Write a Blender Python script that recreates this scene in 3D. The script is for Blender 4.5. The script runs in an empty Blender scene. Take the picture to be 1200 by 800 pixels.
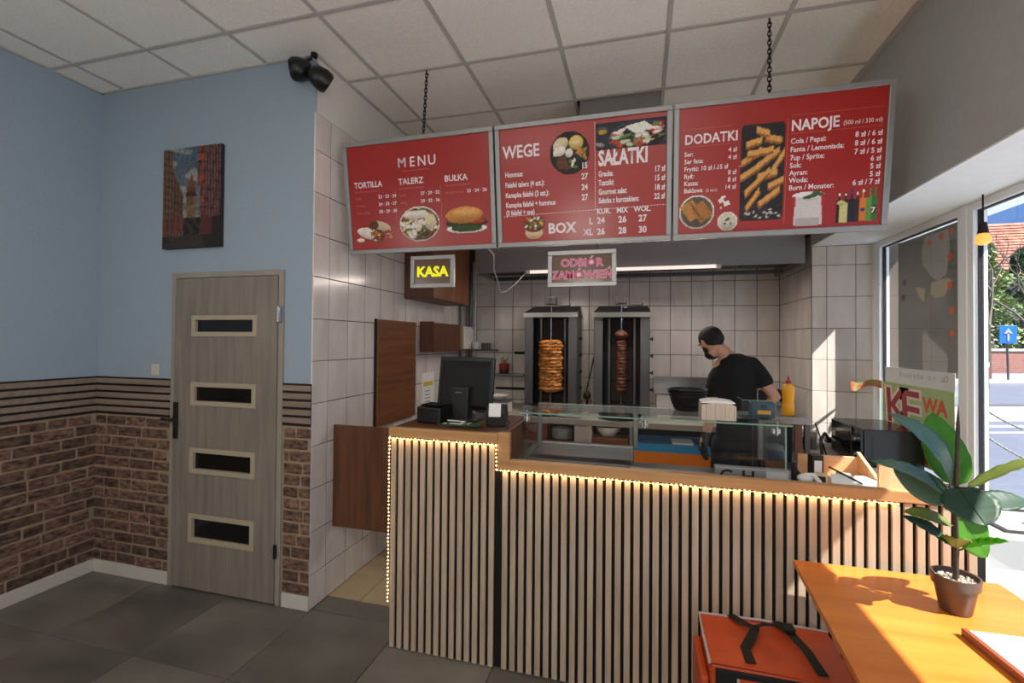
import bpy, bmesh, math, random
import numpy as np
from mathutils import Vector, Matrix
random.seed(7); rng = np.random.RandomState(5)
SC = bpy.context.scene
COL = SC.collection

# ------------------------------------------------------------------ camera, sky, sun, lights, exposure
cam_d = bpy.data.cameras.new('camera'); cam = bpy.data.objects.new('camera', cam_d); COL.objects.link(cam)
cam_d.sensor_width = 36; cam_d.lens = 546/1200*36; cam_d.shift_y = -8/1200; cam_d.clip_start = .02; cam_d.clip_end = 400
RX = (0.9647, 0.0043, -0.2632); RY = (0.2632, 0.0150, 0.9646); RZ = (0.0081, -0.9999, 0.0133)
def _n(v): v = np.array(v, float); return v/np.linalg.norm(v)
_vy = _n([749-600, 400.5-392, 546]); _vx = -_n([-1400-600, 383-392, 546]); _vx = _n(_vx-_vy*(_vx@_vy)); _vz = np.cross(_vx, _vy)
Rw = np.stack([_vx, _vy, _vz])
cam.matrix_world = Matrix(((Rw[0][0], -Rw[0][1], -Rw[0][2], 0), (Rw[1][0], -Rw[1][1], -Rw[1][2], 0), (Rw[2][0], -Rw[2][1], -Rw[2][2], 1.65), (0, 0, 0, 1)))
SC.camera = cam
SC.view_settings.view_transform = 'Standard'; SC.view_settings.look = 'None'; SC.view_settings.gamma = 1
SC.view_settings.exposure = 0.0

SUN = Vector((-1.0, 0.36, -1.25)).normalized()
w = bpy.data.worlds.new('sky'); SC.world = w; w.use_nodes = True
nt = w.node_tree; nt.nodes.clear()
out = nt.nodes.new('ShaderNodeOutputWorld'); bg = nt.nodes.new('ShaderNodeBackground'); bg.inputs[1].default_value = .90
tc = nt.nodes.new('ShaderNodeTexCoord'); mp = nt.nodes.new('ShaderNodeMapping'); mp.inputs['Scale'].default_value = (1.3, 1.3, 4)
no = nt.nodes.new('ShaderNodeTexNoise'); no.inputs['Scale'].default_value = 2.2; no.inputs['Detail'].default_value = 5
cr = nt.nodes.new('ShaderNodeValToRGB'); cr.color_ramp.elements[0].position = .48; cr.color_ramp.elements[1].position = .66
cr.color_ramp.elements[0].color = (.20, .40, .88, 1); cr.color_ramp.elements[1].color = (.95, .97, 1, 1)
nt.links.new(tc.outputs['Generated'], mp.inputs[0]); nt.links.new(mp.outputs[0], no.inputs[0]); nt.links.new(no.outputs[0], cr.inputs[0])
nt.links.new(cr.outputs[0], bg.inputs[0]); nt.links.new(bg.outputs[0], out.inputs[0])
sd = bpy.data.lights.new('sun', 'SUN'); sd.energy = 18; sd.angle = math.radians(.6); sd.color = (1, .95, .86)
so = bpy.data.objects.new('sun', sd); COL.objects.link(so); so.rotation_euler = SUN.to_track_quat('-Z', 'Y').to_euler(); so.location = (8, -2, 9)
def area(name, loc, sx, sy, e, col, rot=(0, 0, 0)):
    l = bpy.data.lights.new(name, 'AREA'); l.shape = 'RECTANGLE'; l.size = sx; l.size_y = sy; l.energy = e; l.color = col
    o = bpy.data.objects.new(name, l); COL.objects.link(o); o.location = loc; o.rotation_euler = rot; return o
area('fill_panel_light', (-1.3, -.9, 3.36), 1.1, .5, 34, (1, .96, .90))  # two unseen area lights added to fill the room
area('fill_panel_light', (0.2, -.9, 3.36), 1.1, .5, 30, (1, .96, .90))
area('hood_tube_light', (-.17, 4.42, 2.29), 1.6, .05, 16, (1, .86, .76), (math.radians(-12), 0, 0))

for px_, py_ in ((-2.6, .2), (-.6, .1), (-2.6, -1.8), (.7, -1.6)):     # pendant bulbs hang here
    l = bpy.data.lights.new('pendant_light', 'POINT'); l.energy = (12, 24, 12, 24)[int(px_ > 0)+(0 if px_ < -1 else 1)] if True else 0; l.color = (1, .93, .84); l.shadow_soft_size = .12
    o = bpy.data.objects.new('pendant_light', l); COL.objects.link(o); o.location = (px_, py_, 2.20)

# ------------------------------------------------------------------ materials
def s2l(c):
    return tuple((x/12.92 if x <= .04045 else ((x+.055)/1.055)**2.4) for x in c)
def rgb(r, g, b): return s2l((r/255, g/255, b/255))
MATS = {}
def mat(name, col, rough=.5, metal=0, var=0, scale=8, stretch=(1, 1, 1), bump=0, emit=0, rand=0, col2=None, spec=.5, detail=4, coat=0, trans=0):
    if name in MATS: return MATS[name]
    m = bpy.data.materials.new(name); m.use_nodes = True; t = m.node_tree; b = t.nodes['Principled BSDF']
    b.inputs['Roughness'].default_value = rough; b.inputs['Metallic'].default_value = metal; b.inputs['Specular IOR Level'].default_value = spec
    b.inputs['Coat Weight'].default_value = coat; b.inputs['Coat Roughness'].default_value = .15
    c4 = (*col, 1); b.inputs['Base Color'].default_value = c4
    last = None
    if var or bump or col2:
        tc = t.nodes.new('ShaderNodeTexCoord'); mp = t.nodes.new('ShaderNodeMapping'); mp.inputs['Scale'].default_value = stretch
        n = t.nodes.new('ShaderNodeTexNoise'); n.inputs['Scale'].default_value = scale; n.inputs['Detail'].default_value = detail
        geo = t.nodes.new('ShaderNodeNewGeometry'); oi = t.nodes.new('ShaderNodeObjectInfo')
        ad = t.nodes.new('ShaderNodeVectorMath'); ad.operation = 'MULTIPLY_ADD'; ad.inputs[1].default_value = (7, 5, 9)
        t.links.new(oi.outputs['Random'], ad.inputs[0]); t.links.new(geo.outputs['Position'], ad.inputs[2])
        t.links.new(ad.outputs[0] if rand else geo.outputs['Position'], mp.inputs[0]); t.links.new(mp.outputs[0], n.inputs[0])
        r = t.nodes.new('ShaderNodeValToRGB'); r.color_ramp.elements[0].position = .32; r.color_ramp.elements[1].position = .68
        c2 = col2 or tuple(x*(1+var) for x in col); c1 = col if col2 else tuple(x*(1-var) for x in col)
        r.color_ramp.elements[0].color = (*c1, 1); r.color_ramp.elements[1].color = (*c2, 1)
        t.links.new(n.outputs[0], r.inputs[0]); last = r.outputs[0]
        if bump:
            bp = t.nodes.new('ShaderNodeBump'); bp.inputs['Strength'].default_value = bump; bp.inputs['Distance'].default_value = .01
            t.links.new(n.outputs[0], bp.inputs['Height']); t.links.new(bp.outputs[0], b.inputs['Normal'])
    if rand:
        oi = t.nodes.new('ShaderNodeObjectInfo'); hs = t.nodes.new('ShaderNodeHueSaturation')
        mr = t.nodes.new('ShaderNodeMapRange'); mr.inputs[3].default_value = 1-rand; mr.inputs[4].default_value = 1+rand
        t.links.new(oi.outputs['Random'], mr.inputs[0]); t.links.new(mr.outputs[0], hs.inputs['Value'])
        if last: t.links.new(last, hs.inputs['Color'])
        else: hs.inputs['Color'].default_value = c4
        last = hs.outputs[0]
    if last: t.links.new(last, b.inputs['Base Color'])
    if emit:
        b.inputs['Emission Color'].default_value = c4; b.inputs['Emission Strength'].default_value = emit
    if trans:   # thin leaf: light passes through
        tl = t.nodes.new('ShaderNodeBsdfTranslucent'); mx = t.nodes.new('ShaderNodeMixShader'); mx.inputs[0].default_value = trans
        tl.inputs[0].default_value = (col[0]*1.6, col[1]*1.9, col[2]*.5, 1)
        t.links.new(b.outputs[0], mx.inputs[1]); t.links.new(tl.outputs[0], mx.inputs[2]); t.links.new(mx.outputs[0], t.nodes['Material Output'].inputs[0])
    MATS[name] = m; return m
def glass(name, tint=(1, 1, 1), refl=1.0):
    m = bpy.data.materials.new(name); m.use_nodes = True; t = m.node_tree; t.nodes.remove(t.nodes['Principled BSDF'])
    tr = t.nodes.new('ShaderNodeBsdfTransparent'); gl = t.nodes.new('ShaderNodeBsdfGlossy'); gl.inputs['Roughness'].default_value = .01
    fr = t.nodes.new('ShaderNodeFresnel'); fr.inputs[0].default_value = 1.5; mx = t.nodes.new('ShaderNodeMixShader')
    mu = t.nodes.new('ShaderNodeMath'); mu.operation = 'MULTIPLY'; mu.inputs[1].default_value = refl
    tr.inputs[0].default_value = (*tint, 1)
    geo = t.nodes.new('ShaderNodeNewGeometry'); bf = t.nodes.new('ShaderNodeMath'); bf.operation = 'MULTIPLY_ADD'; bf.inputs[1].default_value = -1; bf.inputs[2].default_value = 1
    m2 = t.nodes.new('ShaderNodeMath'); m2.operation = 'MULTIPLY'
    t.links.new(geo.outputs['Backfacing'], bf.inputs[0]); t.links.new(fr.outputs[0], mu.inputs[0])
    t.links.new(mu.outputs[0], m2.inputs[0]); t.links.new(bf.outputs[0], m2.inputs[1])
    t.links.new(m2.outputs[0], mx.inputs[0]); t.links.new(tr.outputs[0], mx.inputs[1]); t.links.new(gl.outputs[0], mx.inputs[2])
    t.links.new(mx.outputs[0], t.nodes['Material Output'].inputs[0]); MATS[name] = m; return m
def vcol_mat(name, rough=.6):
    m = bpy.data.materials.new(name); m.use_nodes = True; t = m.node_tree; b = t.nodes['Principled BSDF']; b.inputs['Roughness'].default_value = rough
    a = t.nodes.new('ShaderNodeVertexColor'); a.layer_name = 'Col'; t.links.new(a.outputs[0], b.inputs['Base Color']); MATS[name] = m; return m
def wood(name, c1, c2, axis='z', rough=.45, rand=0, scale=3, coat=0):
    st = {'x': (.7, 9, 9), 'y': (9, .7, 9), 'z': (9, 9, .7)}[axis]
    return mat(name, c1, rough, col2=c2, scale=scale, stretch=st, rand=rand, bump=.05, detail=6, coat=coat)

M_blue = mat('blue_wall_paint', rgb(150, 166, 180), .85, var=.03, scale=60, bump=.12)
M_white = mat('white_wall_paint', rgb(222, 218, 210), .85, var=.02, scale=40)
M_grey = mat('grey_wall_paint', rgb(176, 180, 180), .8, var=.03, scale=30)
M_soffit = mat('white_soffit_paint', rgb(238, 246, 250), .7, var=.02, scale=20)
M_ceil = mat('ceiling_tile_speckle', rgb(242, 239, 232), .95, var=.06, scale=90, bump=.35, rand=.03)
M_grid = mat('ceiling_grid_paint', rgb(186, 182, 178), .6)
M_plenum = mat('plenum_dark', rgb(60, 58, 56), .9)
M_tile = mat('cream_glazed_tile', rgb(212, 203, 195), .16, col2=rgb(230, 223, 217), scale=2.6, stretch=(3, 3, 1), rand=.035, detail=5, spec=.55)
M_grout = mat('brown_grout', rgb(92, 82, 74), .9)
M_floor = mat('grey_stone_tile', rgb(84, 81, 75), .33, col2=rgb(118, 114, 106), scale=1.7, stretch=(1, 1.8, 1), rand=.09, detail=7)
M_fgrout = mat('floor_grout', rgb(52, 48, 44), .9)
M_tan = mat('tan_kitchen_tile', rgb(176, 156, 124), .35, var=.08, scale=4, rand=.05)
M_mortar = mat('brick_mortar', rgb(150, 130, 108), .95, var=.15, scale=30, bump=.4)
M_brick = mat('brick_brown', rgb(54, 37, 30), .9, col2=rgb(132, 102, 84), scale=22, rand=.38, bump=.5, stretch=(1, 1, 2.2), detail=8)
M_slatd = mat('stripe_dark', rgb(22, 19, 20), .6)
M_slatl = wood('stripe_light_wood', rgb(126, 110, 96), rgb(148, 131, 116), 'x')
M_base = mat('white_baseboard', rgb(200, 194, 184), .5, var=.03, scale=10)
M_doorw = wood('grey_oak_laminate', rgb(120, 111, 101), rgb(140, 130, 119), 'z', .5)
M_doorf = mat('door_frame_laminate', rgb(150, 142, 130), .5, var=.05, scale=5)
M_bead = mat('door_glazing_bead', rgb(172, 158, 136), .5)
M_dglass = mat('dark_door_glass', rgb(14, 15, 16), .12)
M_black = mat('black_plastic', rgb(17, 17, 18), .35)
M_matblk = mat('matt_black', rgb(10, 10, 11), .7)
M_alu = mat('brushed_aluminium', rgb(150, 150, 150), .38, metal=.55, var=.04, scale=20)
M_steel = mat('stainless_steel', rgb(150, 150, 150), .28, metal=.9, var=.08, scale=3, stretch=(1, 1, 8))
M_dsteel = mat('dull_steel', rgb(98, 98, 100), .35, metal=.8, var=.1, scale=4)
M_chrome = mat('chrome', rgb(190, 190, 190), .15, metal=1)
M_red = mat('menu_red', rgb(158, 24, 20), .28, var=.05, scale=1.5, spec=.6)
M_txt = mat('menu_text_white', rgb(236, 226, 230), .5)
M_faint = mat('menu_text_faint', rgb(205, 110, 105), .5)
M_gold = mat('menu_rule_gold', rgb(196, 120, 90), .5)
M_print = vcol_mat('printed_picture')
M_slat = wood('pale_wood_slat', rgb(166, 144, 122), rgb(194, 172, 150), 'z', .55, rand=.06)
M_backing = mat('black_felt_backing', rgb(12, 10, 10), .95)
M_beam = wood('oak_beam', rgb(168, 122, 76), rgb(196, 150, 100), 'x', .5)
M_walnut = wood('walnut_laminate', rgb(78, 46, 30), rgb(112, 68, 44), 'x', .38, scale=3)
M_walnutz = wood('walnut_laminate_upright', rgb(80, 48, 32), rgb(110, 68, 46), 'z', .42, scale=3)
M_cab = wood('cabinet_laminate', rgb(112, 68, 42), rgb(140, 88, 54), 'z', .42)
M_table = wood('orange_table_laminate', rgb(188, 104, 40), rgb(206, 122, 52), 'x', .30, scale=2)
M_tedge = mat('dark_table_edge', rgb(42, 34, 30), .5)
M_led = mat('warm_led', (1.0, .66, .30), .5, emit=10)
M_ledw = mat('led_wire', rgb(220, 180, 110), .4)
M_pvc = mat('white_window_pvc', rgb(240, 246, 248), .3)
M_gask = mat('black_gasket', rgb(18, 20, 26), .6)
M_glass = glass('window_glass', (.97, .98, .98), 1.0)
M_cglass = glass('case_glass', (.96, .98, .97), .75)
M_gedge = mat('green_glass_edge', rgb(120, 160, 140), .2)
M_porc = mat('white_porcelain', rgb(225, 222, 216), .2)
M_paper = mat('white_paper', rgb(236, 236, 232), .8)
M_skin = mat('skin', rgb(196, 146, 122), .55, var=.06, scale=30)
M_shirt = mat('black_cotton', rgb(13, 13, 14), .9, var=.2, scale=12)
M_trou = mat('dark_trousers', rgb(20, 22, 28), .9, var=.15, scale=14)
M_hair = mat('dark_hair', rgb(14, 11, 10), .75, var=.3, scale=90, bump=.5)

# ------------------------------------------------------------------ builders
ORG = {}
class MB:
    def __init__(s): s.v = []; s.f = []; s.m = []
    def add(s, vs, fs, mi=0, M=None):
        o = len(s.v)
        if M is not None: vs = [tuple(M @ Vector(p)) for p in vs]
        s.v += [tuple(p) for p in vs]; s.f += [tuple(i+o for i in f) for f in fs]; s.m += [mi]*len(fs); return s
    def box(s, x0, x1, y0, y1, z0, z1, mi=0, M=None):
        vs = [(x0, y0, z0), (x1, y0, z0), (x1, y1, z0), (x0, y1, z0), (x0, y0, z1), (x1, y0, z1), (x1, y1, z1), (x0, y1, z1)]
        return s.add(vs, [(0, 3, 2, 1), (4, 5, 6, 7), (0, 1, 5, 4), (1, 2, 6, 5), (2, 3, 7, 6), (3, 0, 4, 7)], mi, M)
    def prism(s, poly, z0, z1, mi=0, M=None):
        n = len(poly); vs = [(x, y, z0) for x, y in poly]+[(x, y, z1) for x, y in poly]
        return s.add(vs, [tuple(range(n-1, -1, -1)), tuple(range(n, 2*n))]+[(i, (i+1) % n, n+(i+1) % n, n+i) for i in range(n)], mi, M)
    def tube(s, pts, r, n=8, mi=0, cap=True):
        pts = [Vector(p) for p in pts]; rs = r if isinstance(r, (list, tuple)) else [r]*len(pts); vs = []; fs = []
        up = None
        for i, p in enumerate(pts):
            d = (pts[min(i+1, len(pts)-1)]-pts[max(i-1, 0)]).normalized()
            if up is None: up = Vector((0, 0, 1)) if abs(d.z) < .9 else Vector((1, 0, 0))
            a = d.cross(up); a = a.normalized() if a.length > 1e-6 else d.orthogonal().normalized(); b = a.cross(d).normalized(); up = b
            for k in range(n):
                t = 2*math.pi*k/n; vs.append(p+a*math.cos(t)*rs[i]+b*math.sin(t)*rs[i])
        for i in range(len(pts)-1):
            for k in range(n): fs.append((i*n+k, i*n+(k+1) % n, (i+1)*n+(k+1) % n, (i+1)*n+k))
        if cap: fs.append(tuple(range(n-1, -1, -1))); fs.append(tuple((len(pts)-1)*n+k for k in range(n)))
        return s.add(vs, fs, mi)
    def lathe(s, prof, c, n=24, mi=0, M=None, wob=0):
        vs = []; fs = []; L = len(prof)
        for i, (r, z) in enumerate(prof):
            for k in range(n):
                t = 2*math.pi*k/n; rr = r*(1+(random.uniform(-wob, wob) if wob else 0)); vs.append((rr*math.cos(t)+c[0], rr*math.sin(t)+c[1], z+c[2]))
        for i in range(L-1):
            for k in range(n): fs.append((i*n+k, i*n+(k+1) % n, (i+1)*n+(k+1) % n, (i+1)*n+k))
        fs.append(tuple(range(n-1, -1, -1))); fs.append(tuple((L-1)*n+k for k in range(n)))
        return s.add(vs, fs, mi, M)
    def ball(s, c, rx, ry=None, rz=None, n=10, mi=0, M=None):
        ry = ry or rx; rz = rz or rx; vs = []; fs = []; L = n//2+1
        for i in range(L):
            ph = math.pi*i/(L-1)
            for k in range(n):
                t = 2*math.pi*k/n; vs.append((c[0]+rx*math.sin(ph)*math.cos(t), c[1]+ry*math.sin(ph)*math.sin(t), c[2]-rz*math.cos(ph)))
        for i in range(L-1):
            for k in range(n): fs.append((i*n+k, i*n+(k+1) % n, (i+1)*n+(k+1) % n, (i+1)*n+k))
        return s.add(vs, fs, mi, M)
    def build(s, name, m, parent=None, smooth=False, bevel=0, seg=2):
        me = bpy.data.meshes.new(name); og = Vector(ORG.get(parent.name, (0, 0, 0))) if parent else Vector((0, 0, 0))
        me.from_pydata([tuple(Vector(p)-og) for p in s.v], [], s.f); me.update()
        ms = m if isinstance(m, (list, tuple)) else [m]
        for x in ms: me.materials.append(x)
        me.polygons.foreach_set('material_index', s.m)
        if s.v: me.polygons.foreach_set('use_smooth', [smooth]*len(s.f))
        bm = bmesh.new(); bm.from_mesh(me); bmesh.ops.recalc_face_normals(bm, faces=bm.faces); bm.to_mesh(me); bm.free()
        if smooth:
            try: me.set_sharp_from_angle(angle=math.radians(40))
            except Exception: pass
        o = bpy.data.objects.new(name, me); COL.objects.link(o)
        if parent: o.parent = parent; ORG[o.name] = tuple(og)
        if bevel:
            b = o.modifiers.new('bevel', 'BEVEL'); b.width = bevel; b.segments = seg; b.limit_method = 'ANGLE'; b.angle_limit = math.radians(35)
        return o
def tag(o, label=None, cat=None, group=None, kind=None):
    if label: o['label'] = label
    if cat: o['category'] = cat
    if group: o['group'] = group
    if kind: o['kind'] = kind
    return o
def thing(name, loc, label, cat, group=None):
    o = bpy.data.objects.new(name, None); COL.objects.link(o); o.location = loc; o.empty_display_size = .05; ORG[o.name] = tuple(loc)
    return tag(o, label, cat, group)
def solo(mb, name, m, label, cat, group=None, **k): return tag(mb.build(name, m, **k), label, cat, group)
def struct(mb, name, m, parent=None, **k):
    o = mb.build(name, m, parent, **k)
    if not parent: o['kind'] = 'structure'
    return o
def piece_mesh(name, sx, sy, sz, m, bev=.003, centre=True):
    """box with chamfered front edges, origin at its centre"""
    bm = bmesh.new(); bmesh.ops.create_cube(bm, size=1)
    for v in bm.verts: v.co = Vector((v.co.x*sx, v.co.y*sy, v.co.z*sz))
    if bev: bmesh.ops.bevel(bm, geom=bm.edges[:], offset=bev, segments=1, affect='EDGES')
    me = bpy.data.meshes.new(name); bm.to_mesh(me); bm.free(); me.materials.append(m); return me
def piece(name, me, parent, loc, rotz=0):
    o = bpy.data.objects.new(name, me); COL.objects.link(o); og = Vector(ORG.get(parent.name, (0, 0, 0)))
    o.location = Vector(loc)-og; o.rotation_euler = (0, 0, rotz); o.parent = parent; return o

FONT = None
def text(body, O, U, V, x, y, size, m, parent, name='lettering', align='LEFT', xs=1.0, bold=0.0, off=.0012, sh=0):
    """flat lettering on the plane O + U*x + V*y"""
    c = bpy.data.curves.new(name, 'FONT'); c.body = body; c.size = size; c.align_x = align; c.offset = bold*size; c.resolution_u = 2; c.extrude = 0
    to = bpy.data.objects.new(name, c); me = bpy.data.meshes.new_from_object(to); bpy.data.objects.remove(to)
    N = Vector(U).cross(Vector(V)).normalized(); O = Vector(O); U_ = Vector(U); V_ = Vector(V); og = Vector(ORG.get(parent.name, (0, 0, 0)))
    for v in me.vertices:
        px = x+v.co.x*xs+v.co.y*sh; py = y+v.co.y; v.co = O+U_*px+V_*py+N*off-og
    me.materials.clear(); me.materials.append(m); o = bpy.data.objects.new(name, me); COL.objects.link(o); o.parent = parent; return o
def quadmb(O, U, V, rects, off=.001, N=None):
    mb = MB(); O = Vector(O); U = Vector(U); V = Vector(V); N = N or U.cross(V).normalized()
    for (x0, y0, x1, y1) in rects:
        mb.add([O+U*a+V*b+N*off for a, b in ((x0, y0), (x1, y0), (x1, y1), (x0, y1))], [(0, 1, 2, 3)])
    return mb
def picture(name, parent, O, U, V, x0, y0, w, h, nx, ny, fn, off=.0012, label=None):
    """a print: grid with painted vertex colours; fn(u,v) -> (r,g,b) 0..255 or None"""
    O = Vector(O); U = Vector(U); V = Vector(V); N = U.cross(V).normalized(); og = Vector(ORG.get(parent.name, (0, 0, 0)))
    vs = []; cs = []
    for j in range(ny+1):
        for i in range(nx+1):
            u = i/nx; v = j/ny; vs.append(tuple(O+U*(x0+w*u)+V*(y0+h*v)+N*off-og)); cs.append(fn(u, v))
    fs = []
    for j in range(ny):
        for i in range(nx):
            q = (j*(nx+1)+i, j*(nx+1)+i+1, (j+1)*(nx+1)+i+1, (j+1)*(nx+1)+i)
            if all(cs[k] is not None for k in q): fs.append(q)
    me = bpy.data.meshes.new(name); me.from_pydata(vs, [], fs); a = me.color_attributes.new('Col', 'FLOAT_COLOR', 'POINT')
    for k, c in enumerate(cs): a.data[k].color = (*rgb(*[min(255, max(0, q)) for q in c]), 1) if c else (0, 0, 0, 1)
    me.materials.append(M_print); o = bpy.data.objects.new(name, me); COL.objects.link(o); o.parent = parent
    if label: o['label'] = label
    return o
def painter(shapes, speck=20, bgc=None, mask=None):
    """shapes: (kind, cx, cy, rx, ry, angle, colour); later shapes cover earlier"""
    def fn(u, v):
        if mask and not mask(u, v): return None
        c = bgc
        for k, cx, cy, rx, ry, a, col in shapes:
            dx = u-cx; dy = v-cy; ca = math.cos(a); sa = math.sin(a); X = (dx*ca+dy*sa)/rx; Y = (-dx*sa+dy*ca)/ry
            if (k == 'e' and X*X+Y*Y <= 1) or (k == 'r' and abs(X) <= 1 and abs(Y) <= 1):
                sh = 1-.22*max(0, -Y) if k == 'e' else 1
                c = tuple(q*sh for q in col)
        if c is None: return None
        n = random.uniform(-speck, speck); return tuple(q+n for q in c)
    return fn

# ------------------------------------------------------------------ the setting
XL, XC, XR, XW, XO = -3.73, -1.93, 1.391, 1.867, 2.12     # left wall, tiled corner, header wall, window, outer face
YD, YN, YC = 2.434, 4.419, 2.262                           # door wall, niche end, counter front
ZC, ZS = 3.40, 2.462                                       # ceiling, window soffit
def yback(x): return 5.33-.078*(1.391-x)
fl = struct(MB().box(-3.9, XO, -3.1, 5.7, -.08, -.010), 'floor', M_fgrout)
tm = piece_mesh('floor_tile', .603, .603, .02, M_floor, .0015)
for i in range(-3, 7):
    for j in range(-7, 2):
        x = -3.135+.607*i-.303; y = 1.837+.61*j-.305+.003
        if x > XW+.1: continue
        piece('floor_tile', tm, fl, (x, y+.003 if j < 1 else y, -.010))
        if i == -3 and False: pass
tm2 = piece_mesh('floor_tile', .603, .155, .02, M_floor, .0015)
for i in range(2, 4): piece('floor_tile', tm2, fl, (-3.135+.607*i-.303, 2.532, -.010))
tm3 = piece_mesh('kitchen_floor_tile', .296, .296, .018, M_tan, .0015)
for i in range(12):
    for j in range(9): piece('kitchen_floor_tile', tm3, fl, (-1.85+.30*i, 2.765+.30*j, -.011))

wl = struct(MB().box(XL-.15, XL, -3.1, 2.6, -.05, ZC+.1), 'wall_left', M_blue)
wd = MB().box(XL-.1, -3.02, YD, YD+.15, -.05, ZC+.1).box(-2.15, XC, YD, YD+.008, -.05, ZC+.1).box(-2.15, XC-.009, YD+.008, YD+.15, -.05, ZC+.1).box(-3.02, -2.15, YD, YD+.15, 2.07, ZC+.1)
wd = struct(wd, 'wall_door', M_blue)
struct(MB().box(-3.05, -2.12, YD+.16, YD+.20, 0, 2.1), 'wall_behind_door', M_plenum)
struct(MB().box(XL-.2, XO, -3.2, -3.05, -.05, ZC+.1), 'wall_front', M_white)
wt = struct(MB().box(XC-.15, XC-.008, YD+.151, 5.25, -.05, ZC+.1).box(XC-.008, XC-.0015, YD+.0085, 5.25, 3.055, ZC+.1), 'wall_tiled_left', M_white)
pb = [(XC-.1, yback(XC)), (XO, yback(XO)), (XO, 5.7), (XC-.1, 5.7)]
wb = struct(MB().prism([(a, b+.001 if k < 2 else b) for k, (a, b) in enumerate(pb)], -.05, ZC+.1), 'wall_kitchen', M_grout)
wr = struct(MB().box(XR+.001, XO, YN+.001, 5.6, -.05, ZC+.1), 'wall_right_kitchen', M_grout)
hd = struct(MB().box(XR, XO, -3.1, YN+.007, ZS+.008, ZC+.1), 'wall_right', M_grey)
struct(MB().box(XR+.001, XO, -3.1, YN+.007, ZS, ZS+.008), 'trim_soffit', M_soffit)
struct(MB().box(1.80, XO, -3.1, YN+.007, -.12, .10), 'trim_window_curb', M_pvc)
struct(MB().box(XC-.0085, XC-.0005, YD+.0085, 5.1, 0, 3.054), 'trim_grout_left', M_grout)

# wall tiles (each one a piece)
PW, PH = .2055, .2615
tA = piece_mesh('wall_tile', .010, PW-.0055, PH-.0055, M_tile, .0015)
rows = [2.038+PH*k for k in range(-8, 4)]       # bottoms of rows
cols_end = [2.583+PW*k for k in range(12)]
for r in rows:
    z0 = max(r, .0); z1 = min(r+PH, 3.054)
    if z1-z0 < .03: continue
    for k in range(13):
        y0 = 2.583-PW+PW*k; y1 = y0+PW
        if k == 0: y0 = YD-.005
        if (z0, z1) == (r, r+PH) and k: piece('wall_tile', tA, wt, (XC-.0038, (y0+y1)/2, (z0+z1)/2))
        else:
            me = piece_mesh('wall_tile', .010, y1-y0-.004, z1-z0-.004, M_tile, .0015); piece('wall_tile', me, wt, (XC-.0038, (y0+y1)/2, (z0+z1)/2))
PB = .2135
tB = piece_mesh('wall_tile', PB-.0055, .010, PH-.0055, M_tile, .0015); rb = math.atan(.078)
for r in rows:
    if r < .7 or r > 2.4: continue
    for k in range(16):
        x = XR-.003-PB*(k+.5)
        if x < XC+.12: continue
        piece('wall_tile', tB, wb, (x, yback(x)+.0045, r+PH/2), rb)
for r in rows:
    if .7 < r < 2.4:
        xa = XR-.003-PB*15; xm = (XC+.0+xa)/2; piece('wall_tile', piece_mesh('wall_tile', xa-XC-.004, .010, PH-.004, M_tile, .0015), wb, (xm, yback(xm)+.0045, r+PH/2), rb)
tC = piece_mesh('wall_tile', .010, PW-.0055, PH-.0055, M_tile, .0015)
for r in rows:
    if r < .4 or r > 2.4: continue
    for k in range(5): piece('wall_tile', tC, wr, (XR+.0045, YN+.012+PW*(k+.5), r+PH/2))
for (a, b) in ((XR+.002, 1.503), (1.503, 1.711), (1.711, 1.862)):
    for r in rows:
        z0 = r; z1 = min(r+PH, ZS-.002)
        if r < .2 or z1-z0 < .03: continue
        me = piece_mesh('wall_tile', b-a-.004, .010, z1-z0-.004, M_tile, .0015); piece('wall_tile', me, wr, ((a+b)/2, YN+.0045, (z0+z1)/2))

# ceiling: slab, T bars, speckled tiles
ce = struct(MB().box(XL-.15, XO, -3.1, 5.7, ZC+.03, ZC+.10), 'ceiling', M_plenum)
gx = [-3.51+.6105*k for k in range(-1, 9)]; gy = [2.118+.619*k for k in range(-9, 6)]
ct = piece_mesh('ceiling_tile', .612-.014, .619-.014, .012, M_ceil, 0)
for i in range(len(gx)):
    for j in range(len(gy)-1):
        x0 = gx[i]; x1 = x0+.6105; y0 = gy[j]; y1 = gy[j+1]
        if x1 < XL+.02 or x0 > XR-.03: continue
        xa = max(x0, XL+.001); xb = min(x1, XR-.001)
        yb = y1
        if x1 < XC and y0 > YD: continue
        if abs(x0+.457) < .05 and y0 > 3.2: continue      # the duct passes here
        if xb-xa > .605: piece('ceiling_tile', ct, ce, ((xa+xb)/2, (y0+yb)/2, ZC+.010))
        else: piece('ceiling_tile', piece_mesh('ceiling_tile', xb-xa-.01, yb-y0-.014, .012, M_ceil, 0), ce, ((xa+xb)/2, (y0+yb)/2, ZC+.010))
for x in gx:
    if x > XL: MB().box(x-.012, x+.012, -3, YD if x < XC else 5.3, ZC-.002, ZC+.004).build('ceiling_bar', M_grid, ce)
for y in gy: MB().box(XL if y < YD else XC, XR, y-.0125, y+.0125, ZC-.003, ZC+.003).build('ceiling_bar', M_grid, ce)
MB().box(XR-.028, XR, -3, 5.3, ZC-.006, ZC+.004).box(XC, XC+.02, YD, 5.1, ZC-.006, ZC+.004).box(XL, XL+.02, -3, YD, ZC-.006, ZC+.004).box(XL, XC, YD-.02, YD, ZC-.006, ZC+.004).build('ceiling_edge_bar', M_grid, ce)

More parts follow.
